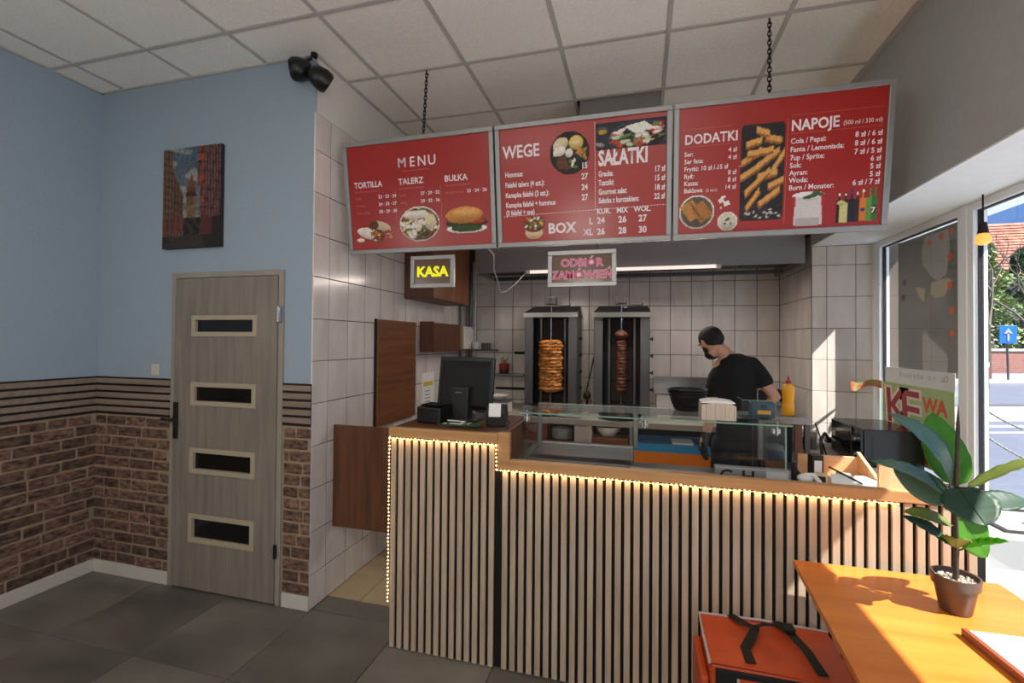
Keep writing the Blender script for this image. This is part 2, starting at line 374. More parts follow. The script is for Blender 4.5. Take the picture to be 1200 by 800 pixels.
# panels for the added fill lights, unseen behind the viewpoint
for x in (-1.3, .2):
    t = thing('fill_panel', (x, -.9, 3.39), 'added flat fill light panel under the ceiling nearer the blue left wall' if x < 0 else 'added flat fill light panel under the ceiling nearer the shop window', 'lamp', 'added fill light panels')
    MB().box(x-.6, x+.6, -1.2, -.6, 3.372, 3.395).build('fill_panel_frame', M_alu, t)

# baseboards
struct(MB().box(XL, XL+.014, -3, YD-.014, 0, .085), 'baseboard_left', M_base, bevel=.003)
struct(MB().box(XL, -3.04, YD-.014, YD, 0, .085), 'baseboard_door_wall', M_base, bevel=.003)
struct(MB().box(-2.125, XC, YD-.014, YD, 0, .085), 'baseboard_corner', M_base, bevel=.003)

# brick cladding with brown bricks, and the slatted band over it
ZB = 1.115
def bricks(parent, axis, a0, a1, zt, face, seed):
    r = random.Random(seed); row = 0; z = .09; H = .0735; cache = {}
    while z < zt-.02:
        h = min(H, zt-z)-.015; p = a0-(.11 if row % 2 else 0)-r.uniform(0, .04)
        while p < a1:
            L = r.choice([.10, .13, .17, .20, .22, .24]); s = max(p, a0); e = min(p+L, a1); p += L+.014
            if e-s < .025: continue
            q = round((e-s)/.01)*.01; key = (q, round(h, 3), r.randint(0, 2))
            if key not in cache:
                bm = bmesh.new(); bmesh.ops.create_cube(bm, size=1)
                for v in bm.verts:
                    d = .016 if axis == 'x' else .016
                    v.co = Vector((v.co.x*q, v.co.y*.012, v.co.z*h)) if axis == 'x' else Vector((v.co.x*.012, v.co.y*q, v.co.z*h))
                    v.co += Vector((r.uniform(-.003, .003), r.uniform(-.002, .002), r.uniform(-.004, .004)))
                bmesh.ops.bevel(bm, geom=bm.edges[:], offset=.004, segments=1, affect='EDGES')
                me = bpy.data.meshes.new('brick'); bm.to_mesh(me); bm.free(); me.materials.append(M_brick); cache[key] = me
            c = (s+e)/2; zz = z+h/2+r.uniform(-.002, .002)
            piece('brick', cache[key], parent, (c, face-.001, zz) if axis == 'x' else (face+.001, c, zz))
        z += H; row += 1
MB().box(XL, XL+.004, -3, YD, 0, ZB+.01).build('mortar_bed', M_mortar, wl)
MB().box(XL, -3.04, YD-.004, YD, 0, ZB+.01).box(-2.137, XC, YD-.004, YD, 0, ZB+.01).build('mortar_bed', M_mortar, wd)
bricks(wl, 'y', .75, YD-.006, ZB, XL+.004, 1); bricks(wd, 'x', XL+.006, -3.042, ZB, YD-.004, 2); bricks(wd, 'x', -2.122, XC-.002, ZB, YD-.004, 3)
ZT = 1.376
for par, (x0, x1, y0, y1) in ((wl, (XL, XL+.008, -3, YD)), (wd, (XL, -3.04, YD-.008, YD)), (wd, (-2.137, XC, YD-.008, YD))):
    MB().box(x0, x1, y0, y1, ZB, ZT).build('dark_band', M_slatd, par)
    for k in range(5):
        z = ZB+.018+k*.0495
        if par is wl: MB().box(XL+.008, XL+.016, -3, YD-.016, z, z+.034).build('slat', M_slatl, par, bevel=.002)
        else: MB().box(x0, x1, YD-.016, YD-.008, z, z+.034).build('slat', M_slatl, par, bevel=.002)

# door
fr = MB().box(-3.035, -3.0, YD-.016, YD+.14, 0, 2.085).box(-2.172, -2.137, YD-.016, YD+.14, 0, 2.085).box(-3.0, -2.172, YD-.016, YD+.14, 2.05, 2.085)
d1 = struct(fr, 'door_1', M_doorf, bevel=.003)
SL = [(1.675, 1.788), (1.222, 1.35), (.778, .920), (.328, .49)]
xs = [-2.998, -2.838, -2.340, -2.174]; lf = MB(); yf0, yf1 = YD-.022, YD+.02
lf.box(xs[0], xs[1], yf0, yf1, .014, 2.046).box(xs[2], xs[3], yf0, yf1, .014, 2.046)
zz = [.014]+[q for s_ in sorted(SL) for q in s_]+[2.046]
for k in range(0, len(zz), 2): lf.box(xs[1], xs[2], yf0, yf1, zz[k], zz[k+1])
lf.build('door_leaf', M_doorw, d1)
for a, b in SL:
    b_ = MB(); t_ = .018
    b_.box(xs[1]-.012, xs[1]+t_, yf0-.006, yf1, a-.012, b+.012).box(xs[2]-t_, xs[2]+.012, yf0-.006, yf1, a-.012, b+.012).box(xs[1]+t_, xs[2]-t_, yf0-.006, yf1, a-.012, a+t_).box(xs[1]+t_, xs[2]-t_, yf0-.006, yf1, b-t_, b+.012)
    b_.build('glazing_bead', M_bead, d1, bevel=.002)
    MB().box(xs[1]+t_, xs[2]-t_, YD-.006, YD+.002, a+t_, b-t_).build('glass_pane', M_dglass, d1)
MB().box(-2.992, -2.952, yf0-.008, yf0, .985, 1.225).tube([(-2.972, yf0, 1.115), (-2.972, yf0-.05, 1.115), (-2.995, yf0-.055, 1.115)], .010).tube([(-3.03, yf0-.055, 1.118), (-2.90, yf0-.055, 1.113)], .0095, 10).build('door_handle', mat('dark_handle_metal', rgb(60, 58, 56), .35, metal=.7), d1, bevel=.002)
MB().box(-2.153, -2.137, yf0-.012, yf0+.004, 1.76, 1.85).tube([(-2.160, yf0-.01, 1.755), (-2.160, yf0-.01, 1.855)], .009).build('hinge', M_chrome, d1)
MB().tube([(-2.160, yf0-.01, .30), (-2.160, yf0-.01, .38)], .010).build('hinge', M_matblk, d1)
t = thing('light_switch', (-3.182, YD, 1.434), 'small white light switch on the blue wall left of the door', 'switch')
MB().box(-3.215, -3.15, YD-.010, YD, 1.395, 1.472).build('switch_plate', M_base, t, bevel=.003)
MB().box(-3.203, -3.162, YD-.015, YD-.010, 1.408, 1.46).build('rocker', M_base, t, bevel=.002)

# window frames and glass
def window(name, y0, y1, pane_name='glass_pane', par=None):
    z0, z1 = .10, ZS; f = .045; xa, xb = XW-.035, XW+.035
    m = MB().box(xa, xb, y0, y1, z0, z0+f).box(xa, xb, y0, y1, z1-f, z1).box(xa, xb, y0, y0+f, z0+f, z1-f).box(xa, xb, y1-f, y1, z0+f, z1-f)
    o = struct(m, name, M_pvc, bevel=.004)
    g = MB(); h = f+.006
    g.box(XW-.012, XW+.012, y0+f, y0+h, z0+f, z1-f).box(XW-.012, XW+.012, y1-h, y1-f, z0+f, z1-f).box(XW-.012, XW+.012, y0+h, y1-h, z0+f, z0+h).box(XW-.012, XW+.012, y0+h, y1-h, z1-h, z1-f)
    g.build('gasket', M_gask, o)
    MB().box(XW-.003, XW+.003, y0+h, y1-h, z0+h, z1-h).build('glass_pane', M_glass, o); return o
w1 = window('window_1', 3.335, 4.365)
struct(MB().box(XW-.04, XW+.04, 4.365, YN+.006, .1, ZS), 'trim_window_jamb', M_pvc, bevel=.003)
w2 = window('window_2', .62, 3.29)
struct(MB().box(XW-.042, XW+.042, 3.29, 3.335, .1, ZS), 'trim_mullion_1', M_pvc, bevel=.004)
window('window_3', -1.6, .57); struct(MB().box(XW-.05, XW+.05, .57, .62, .1, ZS), 'trim_mullion_2', M_pvc, bevel=.004)
window('window_4', -3.05, -1.65); struct(MB().box(XW-.05, XW+.05, -1.65, -1.6, .1, ZS), 'trim_mullion_3', M_pvc, bevel=.004)
struct(MB().box(1.25, XW-.04, 3.40, YN, .78, .81), 'trim_window_sill', mat('grey_worktop', rgb(150, 143, 136), .4, var=.06, scale=5), bevel=.004)
struct(MB().box(1.30, 1.33, 3.42, YN, 0, .78), 'trim_sill_front', M_white)

# ------------------------------------------------------------------ slatted counter
CX0, CX1, CXS = -1.290, 1.322, -.688
ct_ = thing('service_counter', (0, 2.4, 0), 'long L-stepped service counter faced with pale vertical wood slats', 'counter')
MB().box(CX0, CXS+.02, YC+.014, YC+.030, .005, 1.13).box(CXS+.02, CX1, YC+.014, YC+.030, .005, 1.005).build('felt_backing', M_backing, ct_)
sp = .0427; sw = .0275
ms = piece_mesh('slat', sw, .014, 1.122-.004, M_slat, .0015)
for k in range(14): piece('slat', ms, ct_, (CX0+.016+sp*k, YC+.007, .565))
ms2 = piece_mesh('slat', sw, .014, 1.0-.004, M_slat, .0015)
k = 0; x = CXS+.040
while x < CX1-.012: piece('slat', ms2, ct_, (x, YC+.007, .504)); x += sp
MB().box(CX0, CX0+.018, YC+.03, 2.86, .005, 1.13).box(CX0+.018, CXS, 2.84, 2.86, .005, 1.13).build('side_panel', M_walnutz, ct_)
MB().box(CXS-.0, CXS+.018, YC+.03, 2.86, .94, 1.165).build('step_panel', M_cab, ct_)
MB().box(CX0-.012, CXS-.001, YC-.006, YC+.035, 1.130, 1.180).build('top_beam', M_beam, ct_, bevel=.004)
MB().box(CXS, CXS+.062, YC-.006, YC+.035, 1.005, 1.186).build('step_post', M_beam, ct_, bevel=.004)
MB().box(CXS+.062, CX1, YC-.006, YC+.035, 1.004, 1.052).build('low_beam', M_beam, ct_, bevel=.004)
MB().box(CX0+.0, CXS, YC+.035, 2.86, 1.150, 1.178).build('upper_worktop', M_walnut, ct_, bevel=.002)
MB().prism([(CXS+.018, YC+.035), (CX1-.02, YC+.035), (CX1-.02, 2.98), (.70, 2.98), (.70, 2.60), (-.03, 2.60), (-.03, 3.02), (CXS+.018, 3.02)], .945, .975).build('lower_worktop', M_steel, ct_)
MB().box(CX1-.018, CX1, YC+.03, 3.02, .005, 1.0).box(CXS+.018, -.03, 3.0, 3.02, .005, .945).box(.70, CX1-.018, 2.96, 2.98, .005, .945).box(-.03, .70, 2.58, 2.60, .005, .945).build('end_panel', M_walnutz, ct_)
# string of warm LEDs under the beams
t = thing('led_strip', (CX0, YC, 1.12), 'warm glowing LED light strip along the edges of the slatted counter', 'light strip')
rb_ = random.Random(2); wire = MB(); led = MB()
def run(p, q, n, jx=0, jz=0):
    pts = []
    for i in range(n+1):
        a = Vector(p).lerp(Vector(q), i/n)+Vector((rb_.uniform(-jx, jx), 0, rb_.uniform(-jz, jz))); pts.append(a)
    wire.tube(pts, .0022, 5)
    for a in pts: led.box(a.x-.003, a.x+.003, a.y-.003, a.y+.001, a.z-.0022, a.z+.0022)
def ledlamp(x, z, L, e, vert=False):
    l = bpy.data.lights.new('led_glow', 'AREA'); l.shape = 'RECTANGLE'; l.size = L; l.size_y = .006; l.energy = e; l.color = (1, .62, .26)
    o = bpy.data.objects.new('led_glow', l); COL.objects.link(o); o.location = (x, YC-.012, z)
    o.rotation_euler = (math.radians(28), 0, 0) if not vert else (math.radians(90), 0, 0)
    if vert: o.matrix_world = Matrix.Translation((x, YC-.012, z)) @ Matrix(((0, -.2, -.98, 0), (0, .98, -.2, 0), (1, 0, 0, 0), (0, 0, 0, 1))).to_3x3().to_4x4()
ledlamp((CX0+CXS)/2, 1.122, .6, .42); ledlamp((CXS+1.02)/2, .997, 1.7, 1.15)
run((CX0-.002, YC-.006, 1.124), (CXS-.006, YC-.006, 1.124), 28, 0, .002)
run((CXS-.006, YC-.006, 1.120), (CXS-.006, YC-.006, 1.002), 6, .002, 0)
run((CXS+.0, YC-.006, .999), (1.02, YC-.006, .999), 84, 0, .0022)
run((CX0-.007, YC-.004, 1.12), (CX0-.007, YC-.004, .25), 44, .0015, 0)
wire.build('cable', M_ledw, t); led.build('led_beads', M_led, t)

# gate board and wood panel on the tiled wall
g = thing('counter_gate', (-1.93, 2.645, .44), 'dark walnut swing board closing the gap between tiled wall and counter', 'gate')
MB().box(-1.925, -1.50, 2.640, 2.658, .435, 1.093).build('board', M_walnutz, g, bevel=.002)
MB().box(-1.522, -1.508, 2.630, 2.640, .60, .95).build('grip_strip', M_matblk, g)
t = thing('wall_panel', (XC, 3.44, 1.4), 'tall brown wood panel fixed flat on the tiled left wall', 'panel')
MB().box(XC+.0012, XC+.030, 3.13, 3.745, .99, 1.805).build('panel_board', wood('panel_wood', rgb(104, 62, 36), rgb(134, 84, 50), 'y', .42, scale=3), t, bevel=.002)
MB().box(XC+.0012, XC+.016, 3.118, 3.13, .985, 1.81).build('dark_rim', M_matblk, t)
t = thing('wall_cabinet', (-1.8, 4.0, 2.0), 'brown wood wall cabinet hung high on the tiled wall behind the cash sign', 'cabinet')
MB().box(XC+.006, -1.672, 3.57, 4.41, 2.0, 2.78).build('cabinet_body', M_walnutz, t)
MB().box(-1.672, -1.655, 3.572, 3.985, 2.004, 2.78).build('cabinet_door', M_cab, t, bevel=.002)
MB().box(-1.672, -1.655, 3.989, 4.408, 2.004, 2.78).build('cabinet_door', M_cab, t, bevel=.002)
t = thing('wall_shelf', (-1.9, 4.2, 1.55), 'small brown wood shelf box on the tiled wall above the monitor', 'shelf')
MB().box(XC+.006, -1.78, 3.87, 4.95, 1.542, 1.556).build('shelf_board', M_walnut, t)
MB().box(XC+.006, -1.79, 3.868, 3.884, 1.556, 1.82).box(XC+.006, XC+.02, 3.884, 4.53, 1.556, 1.82).build('side_panel', M_walnutz, t)
MB().box(-1.805, -1.79, 3.884, 4.50, 1.556, 1.81).build('front_panel', M_walnutz, t)
t = thing('paper_bag_stack', (-1.84, 4.56, 1.556), 'stack of folded brown paper bags standing on the small wall shelf', 'paper bags')
m = MB(); [m.box(-1.90+.001*k, -1.80, 4.545+.012*k, 4.555+.012*k, 1.557, 1.80+.006*(k % 3)) for k in range(6)]; m.build('bag', mat('kraft_paper', rgb(150, 112, 84), .8), t)
t = thing('napkin_dispenser', (-1.85, 4.8, 1.556), 'tall white plastic dispenser on the small wall shelf above the monitor', 'dispenser')
MB().box(-1.90, -1.79, 4.64, 4.93, 1.558, 1.78).box(-1.895, -1.80, 4.66, 4.91, 1.78, 1.80).build('body', M_porc, t, bevel=.006)
MB().box(-1.788, -1.784, 4.70, 4.86, 1.60, 1.72).build('front_cover', M_porc, t, bevel=.002)
t = thing('white_mug', (-1.72, 4.88, 1.54), 'small white cup beside the white wall dispenser', 'cup'); MB().lathe([(.03, 0), (.036, .005), (.04, .08), (.036, .08), (.033, .01)], (-1.74, 4.86, 1.556), 16).build('cup_body', M_porc, t, smooth=True)
MB().tube([(-1.70, 4.86, 1.575), (-1.68, 4.86, 1.595), (-1.70, 4.86, 1.62)], .004, 6).build('handle', M_porc, t)
solo(MB().box(-1.82, -1.50, 4.80, 4.94, 1.536, 1.554), 'corner_shelf', M_dsteel, 'dark narrow metal shelf in the back left tiled corner', 'shelf')
t = thing('steel_cups', (-1.64, 4.88, 1.556), 'pair of small steel cups on the dark corner shelf', 'cups')
for x in (-1.655, -1.60): MB().lathe([(.022, 0), (.026, .07), (.023, .07), (.02, .005)], (x, 4.88, 1.555), 14).build('cup', M_dsteel, t, smooth=True)
# pipes in the corner
for x, y, r_, l in ((-1.90, 4.80, .014, 'dark vertical pipe by the tiled wall beside the cabinet'), (-1.835, 4.94, .022, 'thicker dark pipe running up the back left corner'), (-1.80, 5.0, .012, 'thin pale pipe in the back left corner')):
    m = MB().tube([(x, y, .9), (x, y, 3.39)], r_, 10)
    for z in (1.3, 2.05, 2.8): m.tube([(x, y, z), (x, y, z+.03)], r_*1.35, 10)
    solo(m, 'wall_pipe', M_dsteel if 'pale' not in l else M_porc, l, 'pipe', 'pipes in the kitchen corner', smooth=True)
t = thing('wall_notice', (XC, 3.98, 1.2), 'narrow white printed notice with yellow heading on tiled wall', 'notice')
MB().box(XC+.0012, XC+.007, 3.93, 4.18, .95, 1.345).build('sheet', M_paper, t)
U_, V_ = (0, 1, 0), (0, 0, 1)
O_ = (XC+.0073, 3.93, .95)
def onx(rects, name, m, off=.0006):
    b = MB()
    for y0, z0, y1, z1 in rects: b.box(O_[0], O_[0]+off, O_[1]+y0, O_[1]+y1, O_[2]+z0, O_[2]+z1)
    return b.build(name, m, t)
onx([(.02, .27, .22, .31)], 'yellow_heading', mat('yellow_print', rgb(214, 196, 40), .6)); onx([(.06, .22-.033*k, .16, .226-.033*k) for k in range(6)], 'text_lines', mat('ink', rgb(60, 60, 66), .7))

# ------------------------------------------------------------------ things on the upper worktop
ZT1 = 1.179
t = thing('monitor', (-1.03, 2.62, ZT1), 'black point-of-sale monitor seen from behind on the counter', 'monitor')
y0 = 2.66; M_ = Matrix.Translation((-1.015, y0, 1.36)) @ Matrix.Rotation(math.radians(-10), 4, 'Z') @ Matrix.Rotation(math.radians(-7), 4, 'X')
MB().prism([(-.19, -.13), (.19, -.13), (.19, .19), (-.19, .19)], -.012, .012, M=M_ @ Matrix.Rotation(math.radians(90), 4, 'X')).build('screen_frame', M_black, t, bevel=.004)
MB().add([(-.15, -.02, -.1), (.15, -.02, -.1), (.17, 0, -.12), (-.17, 0, -.12), (-.15, -.02, .13), (.15, -.02, .13), (.17, 0, .165), (-.17, 0, .165)], [(0, 1, 5, 4), (1, 2, 6, 5), (3, 0, 4, 7), (4, 5, 6, 7), (0, 3, 2, 1), (2, 3, 7, 6)], M=M_ @ Matrix.Translation((0, -.012, 0))).build('back_shell', M_matblk, t)
MB().prism([(-1.075, 2.57), (-.965, 2.56), (-.955, 2.63), (-1.065, 2.64)], ZT1, 1.375).build('stand', mat('dark_grey_plastic', rgb(34, 34, 35), .45), t, bevel=.008)
MB().box(-1.12, -.90, 2.54, 2.74, ZT1, ZT1+.015).build('base', M_black, t, bevel=.004)
MB().box(-.93, -.88, 2.60, 2.64, ZT1+.015, ZT1+.05).build('connector_block', M_dsteel, t)
MB().box(-1.04, -1.0, 2.5605, 2.5645, 1.342, 1.347).build('badge', M_alu, t)
t = thing('receipt_printer', (-1.14, 2.5, ZT1), 'black boxy receipt printer at the left end of the counter top', 'printer')
Mr = Matrix.Translation((-1.145, 2.50, ZT1)) @ Matrix.Rotation(math.radians(-8), 4, 'Z') @ Matrix.Scale(.86, 4)
MB().add([(-.09, -.08, 0), (.09, -.08, 0), (.09, .08, 0), (-.09, .08, 0), (-.09, -.08, .105), (.085, -.07, .10), (.09, .08, .12), (-.09, .08, .12)], [(0, 3, 2, 1), (4, 5, 6, 7), (0, 1, 5, 4), (1, 2, 6, 5), (2, 3, 7, 6), (3, 0, 4, 7)], M=Mr).build('body', M_black, t, bevel=.008)
MB().box(-.08, .08, -.083, -.079, .03, .034, M=Mr).build('paper_slot', M_matblk, t); MB().box(-.078, .078, -.05, .06, .115, .1175, M=Mr).build('lid', M_matblk, t)
t = thing('card_terminal', (-.78, 2.5, ZT1), 'small black label printer with white paper roll on the counter', 'printer')
Mr = Matrix.Translation((-.765, 2.50, ZT1)) @ Matrix.Rotation(math.radians(6), 4, 'Z')
MB().prism([(-.05, 0), (.05, 0), (.06, .06), (.03, .115), (-.02, .12), (-.05, .07)], -.055, .055, M=Mr @ Matrix.Rotation(math.radians(90), 4, 'Z') @ Matrix.Rotation(math.radians(90), 4, 'X')).build('body', M_black, t, bevel=.006)
MB().box(-.038, .030, -.062, -.054, .045, .118, M=Mr @ Matrix.Rotation(math.radians(-8), 4, 'X')).build('paper_roll', M_paper, t, bevel=.003)
MB().tube([(-.70, 2.50, ZT1+.03), (-.68, 2.47, ZT1+.02), (-.69, 2.42, ZT1+.004), (-.67, 2.40, ZT1+.004)], .0025, 6).build('cable', M_matblk, t)
t = thing('green_leaflet', (-.95, 2.40, ZT1), 'green and white printed leaflet lying at the counter edge', 'leaflet')
Mr = Matrix.Translation((-.96, 2.415, ZT1+.001)) @ Matrix.Rotation(math.radians(-4), 4, 'Z')
MB().add([(-.14, 0, 0), (-.10, -.04, 0), (.13, -.045, .01), (.13, .04, .012), (-.09, .035, 0), (-.14, 0, .004), (-.10, -.04, .004), (.13, -.045, .014), (.13, .04, .016), (-.09, .035, .004)], [(4, 3, 2, 1, 0), (5, 6, 7, 8, 9), (0, 1, 6, 5), (1, 2, 7, 6), (2, 3, 8, 7), (3, 4, 9, 8), (4, 0, 5, 9)], M=Mr).build('card', mat('leaflet_green', rgb(52, 92, 58), .4), t)
MB().box(-.09, -.07, -.02, .0, .0085, .0095, M=Mr).box(-.05, -.0, -.02, .005, .0105, .0115, M=Mr).box(.01, .03, -.035, .02, .013, .0145, M=Mr).box(.06, .07, -.03, .02, .0155, .017, M=Mr).build('white_print', M_paper, t)
t = thing('pen', (-.98, 2.45, ZT1), 'thin pale ballpoint pen lying beside the green leaflet', 'pen')
MB().tube([(-1.05, 2.47, ZT1+.016), (-.93, 2.43, ZT1+.021)], .004, 8).build('barrel', M_porc, t); MB().tube([(-.93, 2.43, ZT1+.021), (-.915, 2.425, ZT1+.021)], [.004, .001], 8).build('tip', M_chrome, t)

# ------------------------------------------------------------------ glass display case on the low worktop
F = 2.45; FB = 2.88; A0, A1 = -.612, .668; ZB0, ZB1 = .976, 1.262
t = thing('display_case', (0, 2.7, ZB0), 'long glass-fronted refrigerated display case standing on the counter', 'display case')
MB().prism([(A0, F-.02), (A1, F-.02), (A1, 2.60), (-.03, 2.60), (-.03, FB+.12), (A0, FB+.12)], ZB0+.001, 1.005).build('base_tray', M_steel, t, bevel=.003)
m = MB()
for k in range(14): m.box(A0+.03+.021*k, A0+.042+.021*k, F-.0215, F-.019, .984, .996)
m.build('vent_slots', M_matblk, t)
MB().box(A0+.02, -.04, F+.02, FB+.1, 1.005, 1.009).build('deck', M_dsteel, t)
MB().box(A0+.004, A1-.004, F-.002, F+.004, 1.008, ZB1-.004).build('front_glass', M_cglass, t)
MB().box(A0, A0+.006, F+.006, FB, 1.008, ZB1-.004).build('side_glass', M_cglass, t); MB().box(A1-.006, A1, F+.006, FB, 1.008, ZB1-.004).build('side_glass', M_cglass, t)
MB().box(A0-.01, A1+.02, F-.02, FB, ZB1, ZB1+.007).build('top_glass', M_cglass, t)
MB().box(A0-.01, A1+.02, F-.0215, F-.0203, ZB1, ZB1+.007).box(A1-.0062, A1+.0002, F-.002, F+.0055, 1.01, ZB1-.004).build('glass_edge', M_gedge, t)
MB().box(A0, A0+.022, FB, FB+.03, 1.0, ZB1-.001).box(A1-.022, A1, FB, FB+.03, 1.0, ZB1-.001).box(A0+.022, A1-.022, FB, FB+.03, ZB1-.04, ZB1-.001).box(A0+.022, -.03, FB, FB+.03, 1.0, 1.018).box(-.03, -.005, FB, FB+.03, 1.018, ZB1-.04).build('rear_frame', M_alu, t, bevel=.002)
for x in (A0+.03, .03, A1-.04):
    MB().tube([(x, F+.001, 1.215), (x, F+.001, ZB1+.016)], .006, 8).box(x-.016, x+.016, F+.005, F+.04, 1.222, 1.245).build('clamp', M_chrome, t)
# labels / sign box
t = thing('letter_box_sign', (.47, 2.37, .976), 'grey tray front with black letters C H at the case corner', 'sign')
MB().box(.345, .66, 2.355, 2.40, .976, 1.074).build('tray', M_alu, t, bevel=.003)
for ch, x in (('C', .362), ('H', .455)): text(ch, (x, 2.3545, 1.012), (1, 0, 0), (0, 0, 1), 0, 0, .074, M_matblk, t, xs=1.1, bold=.02, off=.0008)
MB().box(.56, .648, 2.3535, 2.3548, 1.02, 1.066).build('white_label', mat('pale_label', rgb(172, 176, 180), .5), t)
# things on the glass top
ZG = ZB1+.0075
t = thing('wicker_bowl', (.27, 2.78, ZG), 'black round woven basket bowl on the glass case top', 'basket')
m = MB(); m.lathe([(.060, 0), (.068, .004), (.088, .05), (.100, .10), (.104, .115), (.098, .115), (.092, .10), (.080, .05), (.055, .008)], (.262, 2.79, ZG), 28); m.build('bowl', M_matblk, t, smooth=True)
m = MB()
for k in range(5): m.tube([(.262+(.072+.008*k)*math.cos(a*math.pi/14), 2.79+(.072+.008*k)*math.sin(a*math.pi/14), ZG+.015+.021*k) for a in range(29)], .0035, 5, cap=False)
m.build('woven_rings', M_black, t); MB().tube([(.262+.103*math.cos(a*math.pi/14), 2.79+.103*math.sin(a*math.pi/14), ZG+.116) for a in range(29)], .0055, 6, cap=False).build('rim', M_black, t)
t = thing('foil_tray_stack', (.40, 2.56, ZG), 'stack of folded white paper tray sleeves beside black basket', 'stack')
m = MB()
for k in range(15):
    x = .30+.0105*k; h = .085-.004*max(0, 3-k)-.004*max(0, k-11)
    m.box(x, x+.0095, 2.47+.002*(k % 2), 2.60, ZG, ZG+h-.0015*(k % 3))
m.build('paper_sleeve', mat('ivory_card', rgb(205, 190, 172), .7), t); MB().prism([(.30, 0), (.455, 0), (.45, .006), (.41, .012), (.35, .013), (.308, .006)], -2.60, -2.475, M=Matrix.Translation((0, 0, ZG+.082)) @ Matrix.Rotation(math.radians(90), 4, 'X')).build('top_sheet', M_paper, t)
t = thing('glove_box', (.58, 2.6, ZG), 'teal glove carton with yellow label in a clear acrylic holder', 'glove box')
MB().box(.545, .652, 2.575, 2.65, ZG+.008, ZG+.082).build('carton', mat('teal_card', rgb(34, 70, 84), .5), t, bevel=.002)
MB().box(.572, .632, 2.5735, 2.5745, ZG+.025, ZG+.044).build('yellow_label', mat('amber_label', rgb(222, 160, 30), .5), t)
MB().box(.585, .615, 2.5735, 2.5745, ZG+.058, ZG+.070).build('dark_opening', M_matblk, t)
MB().box(.50, .665, 2.555, 2.558, ZG, ZG+.095).box(.50, .503, 2.558, 2.68, ZG, ZG+.095).box(.503, .665, 2.558, 2.68, ZG, ZG+.003).build('acrylic_holder', M_cglass, t)
MB().tube([(.665, 2.5565, ZG+.095), (.50, 2.5565, ZG+.095), (.5015, 2.68, ZG+.095)], .0014, 5).build('holder_edge', M_gedge, t)
# steel side shelf with mustard bottle
t = thing('steel_side_stand', (.86, 3.04, 0), 'narrow stainless stand right of the case carrying the sauce bottle', 'stand')
MB().box(.70, .95, 3.03, 3.30, 1.182, 1.222).build('top_tray', M_steel, t, bevel=.003)
for x, y in ((.715, 3.045), (.935, 3.045), (.715, 3.285), (.935, 3.285)): MB().box(x-.014, x+.014, y-.014, y+.014, 0, 1.182).build('leg', M_dsteel, t)
MB().box(.87, .908, 3.033, 3.042, .98, 1.18).build('wood_strip', M_walnutz, t)
MB().box(.735, .86, 3.06, 3.08, .95, 1.17).build('back_plate', M_matblk, t)
t = thing('sauce_bottle', (.85, 3.10, 1.222), 'yellow plastic sauce bottle with red cap on steel stand', 'bottle')
MB().lathe([(.030, 0), (.035, .006), (.035, .05), (.031, .075), (.0315, .10), (.035, .13), (.035, .16), (.024, .18), (.015, .187)], (.857, 3.11, 1.2225), 20).build('bottle_body', mat('mustard_plastic', rgb(226, 158, 22), .35), t, smooth=True)
MB().lathe([(.016, .187), (.015, .203), (.007, .206), (.004, .232)], (.857, 3.11, 1.2225), 16).build('cap', mat('red_cap', rgb(150, 34, 26), .4), t, smooth=True)

# ------------------------------------------------------------------ right end of the low worktop
t = thing('wooden_organizer', (1.05, 2.6, .976), 'light wood tray with low dividers behind the counter beam', 'tray')
M_lw = wood('light_plywood', rgb(206, 156, 112), rgb(222, 176, 132), 'x', .5)
MB().box(.80, 1.07, 2.74, 2.758, .976, 1.075).build('back_board', M_lw, t, bevel=.002)
MB().box(.79, 1.07, 2.36, 2.74, .976, .982).build('floor_board', M_lw, t)
MB().add([(1.07, 2.50, .976), (1.085, 2.50, .976), (1.085, 2.758, .976), (1.07, 2.758, .976), (1.07, 2.50, 1.0), (1.085, 2.50, 1.0), (1.085, 2.758, 1.10), (1.07, 2.758, 1.10)], [(0, 3, 2, 1), (4, 5, 6, 7), (0, 1, 5, 4), (1, 2, 6, 5), (2, 3, 7, 6), (3, 0, 4, 7)]).build('side_board', M_lw, t)
MB().box(1.03, 1.13, 2.44, 2.456, .976, 1.115).build('end_block', wood('light_plywood_z', rgb(210, 160, 116), rgb(228, 184, 140), 'z', .5), t, bevel=.003)
MB().add([(1.13, 2.44, .976), (1.26, 2.44, .976), (1.26, 2.456, .976), (1.13, 2.456, .976), (1.13, 2.44, 1.105), (1.26, 2.44, 1.03), (1.26, 2.456, 1.03), (1.13, 2.456, 1.105)], [(0, 3, 2, 1), (4, 5, 6, 7), (0, 1, 5, 4), (1, 2, 6, 5), (2, 3, 7, 6), (3, 0, 4, 7)]).build('sloped_board', M_lw, t)
def small_box(name, label, M_, sx, sy, sz, m, m2, cat='box'):
    t = thing(name, tuple(M_.translation), label, cat); MB().box(-sx/2, sx/2, -sy/2, sy/2, 0, sz, M=M_).build('carton', m, t, bevel=.0015)
    MB().box(-sx/2+.008, sx/2-.008, -sy/2-.001, -sy/2, sz*.35, sz*.8, M=M_).build('front_label', m2, t); return t
def MT(x, y, z, rz=0, rx=0): return Matrix.Translation((x, y, z)) @ Matrix.Rotation(math.radians(rz), 4, 'Z') @ Matrix.Rotation(math.radians(rx), 4, 'X')
M_ink = mat('black_card', rgb(30, 28, 26), .5)
small_box('tea_box', 'small upright black and white carton beside the white ladle', MT(.835, 2.60, .982, 8), .05, .05, .125, M_ink, M_paper)
small_box('sugar_box', 'little cream carton with dark print at foot of black carton', MT(.825, 2.50, .982, -10), .05, .03, .06, mat('cream_card', rgb(206, 190, 150), .6), M_ink)
t = thing('menu_card', (.97, 2.5, .982), 'white card in dark clip lying slanted in wooden tray', 'card')
